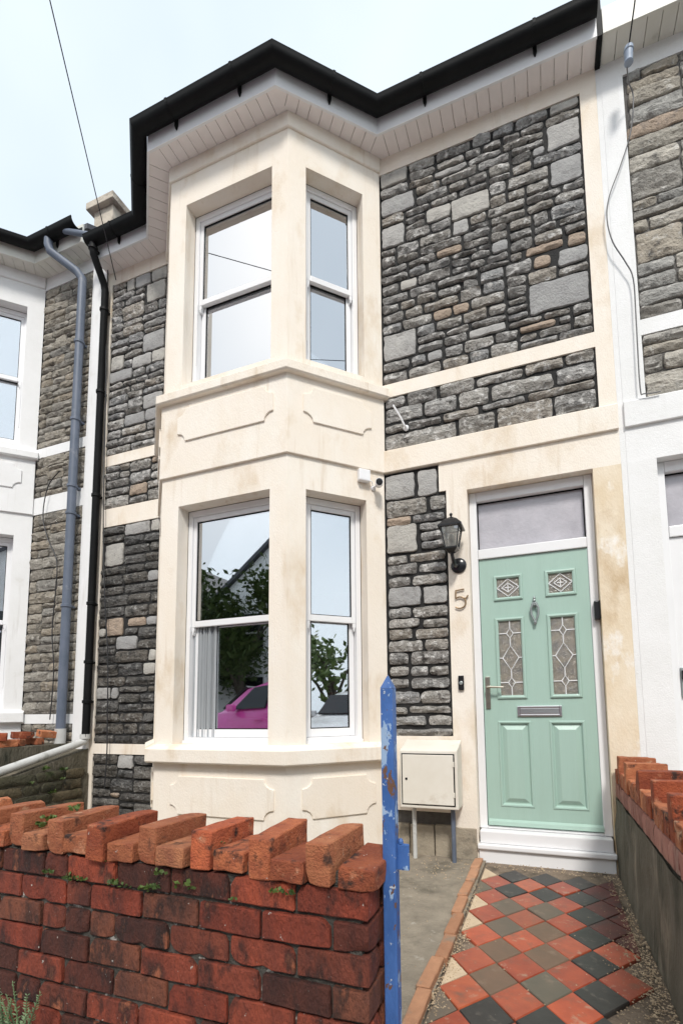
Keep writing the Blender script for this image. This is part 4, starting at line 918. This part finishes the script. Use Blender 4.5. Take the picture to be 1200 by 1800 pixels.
np_ = [onY(a, b, -.05) for a, b in ((105, 828), (85, 855), (76, 905), (84, 945), (100, 985), (98, 1040), (92, 1110), (95, 1180), (88, 1265))]
cable('wall_cable', np_, .006, 'cable', 'black cable drooping across brown stone beside the grey downpipe')

# ---------------------------------------------------------------- behind the glass: curtains and furniture
def curtain(name, x0, x1, y, z0, z1, m, label, group=None, n=48, amp=.018):
    V = []; F = []
    for i in range(n+1):
        x = x0+(x1-x0)*i/n; yy = y+amp*math.sin(i*1.7)+amp*.5*math.sin(i*.63+1)
        V += [(x, yy, z0), (x, yy+.004, z1)]
    F = [(2*i, 2*i+2, 2*i+3, 2*i+1) for i in range(n)]
    o = MB().add(V, F).build(name, m, None, smooth=60); return tag(o, label, 'curtain', group)
curtain('net_curtain', -2.74, -2.50, -.40, .45, 2.75, 'curtain', 'pale gathered curtain inside the lower bay window')
for fr, a0, a1, lab in ((fF_ := Fr((LC, -BD), (1, 0)), .19, 1.03, 'pale blind behind the wide upper bay window'), (Fr((KC, -BD), (1, 1)), .16, .64, 'pale blind behind the narrow upper bay window')):
    o = LMB(fr).lbox(a0-.13, a1+.10, -.228, -.223, 3.70, 5.39).build('window_blind', 'blind', None); tag(o, lab, 'blind')
tb = tag(empty('pine_chest', (-1.95, .1, .35)), 'pine chest with dark knob seen through the lower bay window', 'chest')
MB().box(-2.50, -1.86, -.20, .22, .36, .86).build('case', 'wood', tb, bevel=.01)
MB().box(-2.53, -1.84, -.225, .24, .861, .885).build('top', 'wood', tb, bevel=.006)
MB().lathe((-2.02, -.202, .79), [(.012, 0), (.022, .015), (.02, .028)], 12, Vector((0, -1, 0))).build('knob', 'blackgl', tb, smooth=40)
sf = tag(empty('armchair', (-2.2, .9, .35)), 'red armchair in the room behind the lower bay window', 'armchair')
MB().box(-2.75, -1.75, .55, 1.3, .40, .80).build('seat', 'red', sf, bevel=.06, segs=3)
MB().box(-2.75, -1.75, 1.2, 1.45, .80, 1.15).build('backrest', 'red', sf, bevel=.06, segs=3)
for xx in (-2.95, -1.74): MB().box(xx, xx+.19, .55, 1.4, .36, 1.0).build('arm', 'red', sf, bevel=.05, segs=3)

# ---------------------------------------------------------------- across the street, seen in the window glass
for i, (x0, x1, col, lab) in enumerate(((-18, -12.2, 'cream', 'cream gabled house across the road farthest along'), (-12, -6.2, 'white', 'white gabled house across the road behind the pink car'), (-6, -.2, 'chim', 'tan gabled house across the road'), (0, 5.8, 'white', 'white gabled house across the road next to the tan one'), (6, 11.8, 'chim', 'tan gabled house across the road beyond the telegraph pole'), (12, 17.8, 'cream', 'cream gabled house across the road beyond the telegraph pole'))):
    oh = tag(empty('opposite_house', ((x0+x1)/2, -12.5, G)), lab, 'house')
    MB().box(x0, x1, -18, -12.5, G-.2, 5.2).build('wall', col, oh)
    MB().prism([(x0, -12.5, 5.2), (x1, -12.5, 5.2), ((x0+x1)/2, -12.5, 7.5)], (0, -5.5, 0)).build('gable', col, oh)
    xm_ = (x0+x1)/2; MB().prism([(x0-.2, -12.3, 5.05), (xm_, -12.3, 7.52), (x1+.2, -12.3, 5.05), (x1+.2, -12.3, 5.2), (xm_, -12.3, 7.7), (x0-.2, -12.3, 5.2)], (0, -6, 0)).build('roof', 'slate', oh)
    for wx in (x0+1.0, x1-2.3):
        for wz in (.7, 3.1):
            wn = MB().box(wx, wx+1.3, -12.5, -12.42, wz, wz+1.6).build('window', 'upvc', oh)
            for q in (0, 1): MB().box(wx+.08, wx+1.22, -12.418, -12.41, wz+.08+q*.76, wz+.76+q*.76).build('pane', 'darkglass', wn)
    MB().box((x0+x1)/2-.45, (x0+x1)/2+.45, -12.5, -12.44, G, 2.0).build('door', 'slate', oh)
def tree(name, loc, h, rr, seed, label, n=1500, leaf='leaf'):
    r = random.Random(seed); t = tag(empty(name, loc), label, 'tree'); L = Vector(loc); m = MB()
    m.tube([L, L+Vector((.05, 0, h*.3)), L+Vector((0, .1, h*.6))], [.16, .12, .06], 8); tips = []
    for k in range(9):
        a = r.uniform(0, 6.3); s = L+Vector((0, .05, h*r.uniform(.28, .55))); e = L+Vector((math.cos(a)*rr*.7, math.sin(a)*rr*.7, h*r.uniform(.5, .95)))
        m.tube([s, (s+e)/2+Vector((0, 0, .15)), e], [.06, .04, .015], 6); tips.append(e)
    m.build('trunk', 'bark', t); c = MB()
    for k in range(n):
        q = r.choice(tips)+Vector((r.gauss(0, .42), r.gauss(0, .42), r.gauss(0, .4)))*rr*.5
        d_ = Vector((r.uniform(-1, 1), r.uniform(-1, 1), r.uniform(-1, 1))).normalized(); e_ = d_.orthogonal().normalized(); s = r.uniform(.06, .15)
        c.add([q-d_*s, q+e_*s*.5, q+d_*s, q-e_*s*.5], [(0, 1, 2, 3)])
    c.build('crown', leaf, t)
tree('street_tree', (-9.9, -11.2, G), 5.4, 2.3, 5, 'tall leafy tree across the road behind the pink car', 9000)
tree('street_tree', (-12.6, -10.8, G), 4.4, 2.0, 15, 'shorter leafy tree across the road before the cream gabled house', 6000)
tree('street_tree', (6.0, -8.2, G-.1), 3.6, 1.3, 6, 'leafy tree across the road near the white gabled houses')

# ---------------------------------------------------------------- pink car parked behind the viewer, seen in the window glass
def car(x0, yc, z0, label, paint='pinkcar', S=1.12):
    c = tag(empty('parked_car', (x0+1.8, yc, z0)), label, 'car')
    st = [  # x, half width at sill, z bottom, z belt, z top, half width at top
        (0, .50, .32, .62, .66, .45), (.12, .70, .24, .72, .76, .62), (.55, .80, .22, .86, .90, .68), (1.0, .82, .22, .95, 1.02, .68), (1.45, .83, .22, .98, 1.42, .58),
        (1.9, .83, .22, .99, 1.56, .58), (2.4, .83, .22, 1.0, 1.56, .58), (2.9, .82, .22, 1.0, 1.44, .56), (3.3, .78, .24, .98, 1.10, .56), (3.55, .66, .30, .80, .84, .5), (3.6, .5, .36, .7, .72, .42)]
    n = 14; V = []; F = []
    for (x, hw, zb, zm, zt, ht) in st:
        prof = [(-hw*.8, zb), (-hw, zb+.12), (-hw*1.02, (zb+zm)/2), (-hw, zm), (-(hw*.2+ht*.8), zm+(zt-zm)*.45), (-ht, zt-.05*(zt-zm)-.01), (-ht*.6, zt), (ht*.6, zt), (ht, zt-.05*(zt-zm)-.01), (hw*.2+ht*.8, zm+(zt-zm)*.45), (hw, zm), (hw*1.02, (zb+zm)/2), (hw, zb+.12), (hw*.8, zb)]
        V += [(x0+x, yc+a, z0+b) for a, b in prof]
    for i in range(len(st)-1):
        for k in range(n): F.append((i*n+k, i*n+(k+1) % n, (i+1)*n+(k+1) % n, (i+1)*n+k))
    F += [tuple(range(n)), tuple(range((len(st)-1)*n, len(st)*n))]
    MB().add(V, F).build('body', paint, c, smooth=60)
    for sg in (-1, 1):
        for q, pts in enumerate(([(1.32, 1.03), (1.95, 1.05), (1.95, 1.46), (1.62, 1.42)], [(2.02, 1.05), (2.85, 1.06), (2.62, 1.43), (2.02, 1.46)])):
            P_ = [(x0+a, yc+sg*(.86-.52*max(0, b-1.0)), z0+b) for a, b in pts]
            MB().prism(P_, (0, -sg*.06, 0)).build('window', 'darkglass', c, bevel=.01)
        MB().box(x0+1.28, x0+1.42, yc+sg*.93-.06, yc+sg*.93+.06, z0+1.0, z0+1.12).build('mirror', paint, c, bevel=.03)
        MB().box(x0+1.75, x0+1.92, yc+sg*.855-.01, yc+sg*.855+.01, z0+.84, z0+.87).build('door_handle', paint, c, bevel=.006)
        for wx in (.72, 2.95):
            w_ = MB().lathe((x0+wx, yc+sg*.66, z0+.30), [(.22, 0), (.30, .02), (.30, .17), (.22, .19)], 22, Vector((0, sg, 0))).build('wheel', 'tyre', c, smooth=40)
            MB().lathe((x0+wx, yc+sg*.85, z0+.30), [(.20, 0), (.19, .012), (.05, .02)], 18, Vector((0, sg, 0))).build('rim', 'greymetal', w_, smooth=40)
        MB().lathe((x0+.07, yc+sg*.52, z0+.66), [(.11, 0), (.10, .06), (.05, .09)], 14, Vector((-1, 0, .2))).build('headlight', 'bulb', c, smooth=40)
    MB().prism([(x0+.98, yc-.62, z0+1.03), (x0+.98, yc+.62, z0+1.03), (x0+1.40, yc+.52, z0+1.43), (x0+1.40, yc-.52, z0+1.43)], (-.03, 0, .03)).build('windscreen', 'darkglass', c)
    c.scale = (S, S, S); return c
car(-7.0, -6.0, G-.03, 'rounded pink hatchback parked by the kerb, mirrored in the bay window')

# ---------------------------------------------------------------- weeds
def weed(p, n, size, seed, label, m='leaf', spread=.5, up=.7, name='wall_weed', wide=.35):
    r = random.Random(seed); mb = MB(); p = Vector(p)
    for _ in range(n):
        a = r.uniform(0, 6.3); d = Vector((math.cos(a)*spread, math.sin(a)*spread-.25, up*r.uniform(.1, 1.2))).normalized(); L = size*.72*r.uniform(.45, 1.1)
        b = p+Vector((r.uniform(-1, 1)*size*.8, r.uniform(-.2, .2)*size*.3, r.uniform(-.1, .3)*size)); e = d.cross(Vector((r.uniform(-1, 1), r.uniform(-1, 1), r.uniform(-1, 1)))).normalized()*L*wide
        mb.add([b, b+d*L*.5+e, b+d*L-Vector((0, 0, L*.15)), b+d*L*.5-e], [(0, 1, 2, 3)])
    return tag(mb.build(name, m), label, 'weed', 'small weeds rooted in the wall joints')
WL_ = 'small green weed growing from a joint of the brick wall'
for i, (a, b, n, s_) in enumerate([(180, 1512, 14, .022), (88, 1534, 16, .024), (123, 1545, 26, .024), (145, 1547, 16, .02), (200, 1555, 22, .024), (222, 1560, 12, .018), (257, 1564, 26, .022), (275, 1562, 16, .02), (283, 1537, 16, .022), (283, 1515, 10, .018), (323, 1560, 14, .03), (507, 1572, 16, .022), (485, 1568, 12, .02), (409, 1582, 8, .016)]):
    weed(onY(a, b, YW-.006), n, s_, 40+i, WL_)
for i, (a, b, n, s_) in enumerate([(75, 1452, 18, .03), (90, 1442, 22, .03), (133, 1424, 20, .03), (386, 1482, 10, .02), (172, 1458, 8, .02)]):
    weed(onY(a, b, YW+.05), n, s_, 70+i, 'small green weed growing between the coping bricks of the brick wall')
for i, (a, b, n, s_) in enumerate([(83, 1352, 26, .05), (112, 1354, 26, .05), (92, 1394, 24, .05), (55, 1378, 14, .04), (110, 1370, 12, .04)]):
    weed(onX(a, b, -4.29), n, s_, 90+i, 'small green weed on the mossy party wall below the pale pipe')
for i, (a, b) in enumerate([(1105, 1615), (1098, 1600), (1112, 1640)]):
    weed(onX(a, b, .385), 14, .025, 110+i, 'small green weed at the foot of the mossy rendered wall')
# feathery plant on the pavement against the wall
pr = tag(empty('feathery_plant', onY(30, 1830, YW-.06)), 'pale green feathery plant at the foot of the brick wall', 'plant')
r = random.Random(4); lf = MB(); stm = MB(); o_ = onY(25, 1850, YW-.06)
for k in range(11):
    tip = onY(r.uniform(-25, 72), r.uniform(1722, 1790), YW-.06-r.uniform(0, .06)); base_ = o_+Vector((r.uniform(-.05, .05), 0, -.02)); md = (tip+base_)/2+Vector((0, 0, .01))
    stm.tube([base_, md, tip], [.0022, .0018, .001], 5)
    for q in range(22):
        t = .15+.85*q/21; c_ = base_+(tip-base_)*t; L = .020*(1.15-.7*t)
        for sg in (-1, 1):
            d = (Vector((sg*.8, r.uniform(-.5, .5), .5))).normalized(); e = d.orthogonal().normalized()*L*.16
            lf.add([c_, c_+d*L*.5+e, c_+d*L, c_+d*L*.5-e], [(0, 1, 2, 3)])
lf.build('foliage', 'leafpale', pr); stm.build('stem', 'leafpale', pr)

M['whitecar'] = mat('white_car_paint', (.75, .76, .78), None, 2, .25, coat=.6)
def mirror_at(a, b, dist):
    d = ray(a, b); n = Vector((1, -1, 0)).normalized(); t = ((Vector((KC, -BD, 0))-CAM).dot(n)-.18)/d.dot(n)
    h = CAM+d*t; e = d-n*(2*d.dot(n)); return h+e.normalized()*dist
q = mirror_at(583, 1250, 9.5); tree('street_tree', (q.x, q.y, G), 3.4, 1.25, 9, 'sparse bushy tree on our side of the road, mirrored in the narrow bay window', 900)
q = mirror_at(590, 1250, 6.0); car(q.x-.5, q.y, G-.03, 'white car parked by the kerb, mirrored in the narrow bay window', 'whitecar', 1.0)
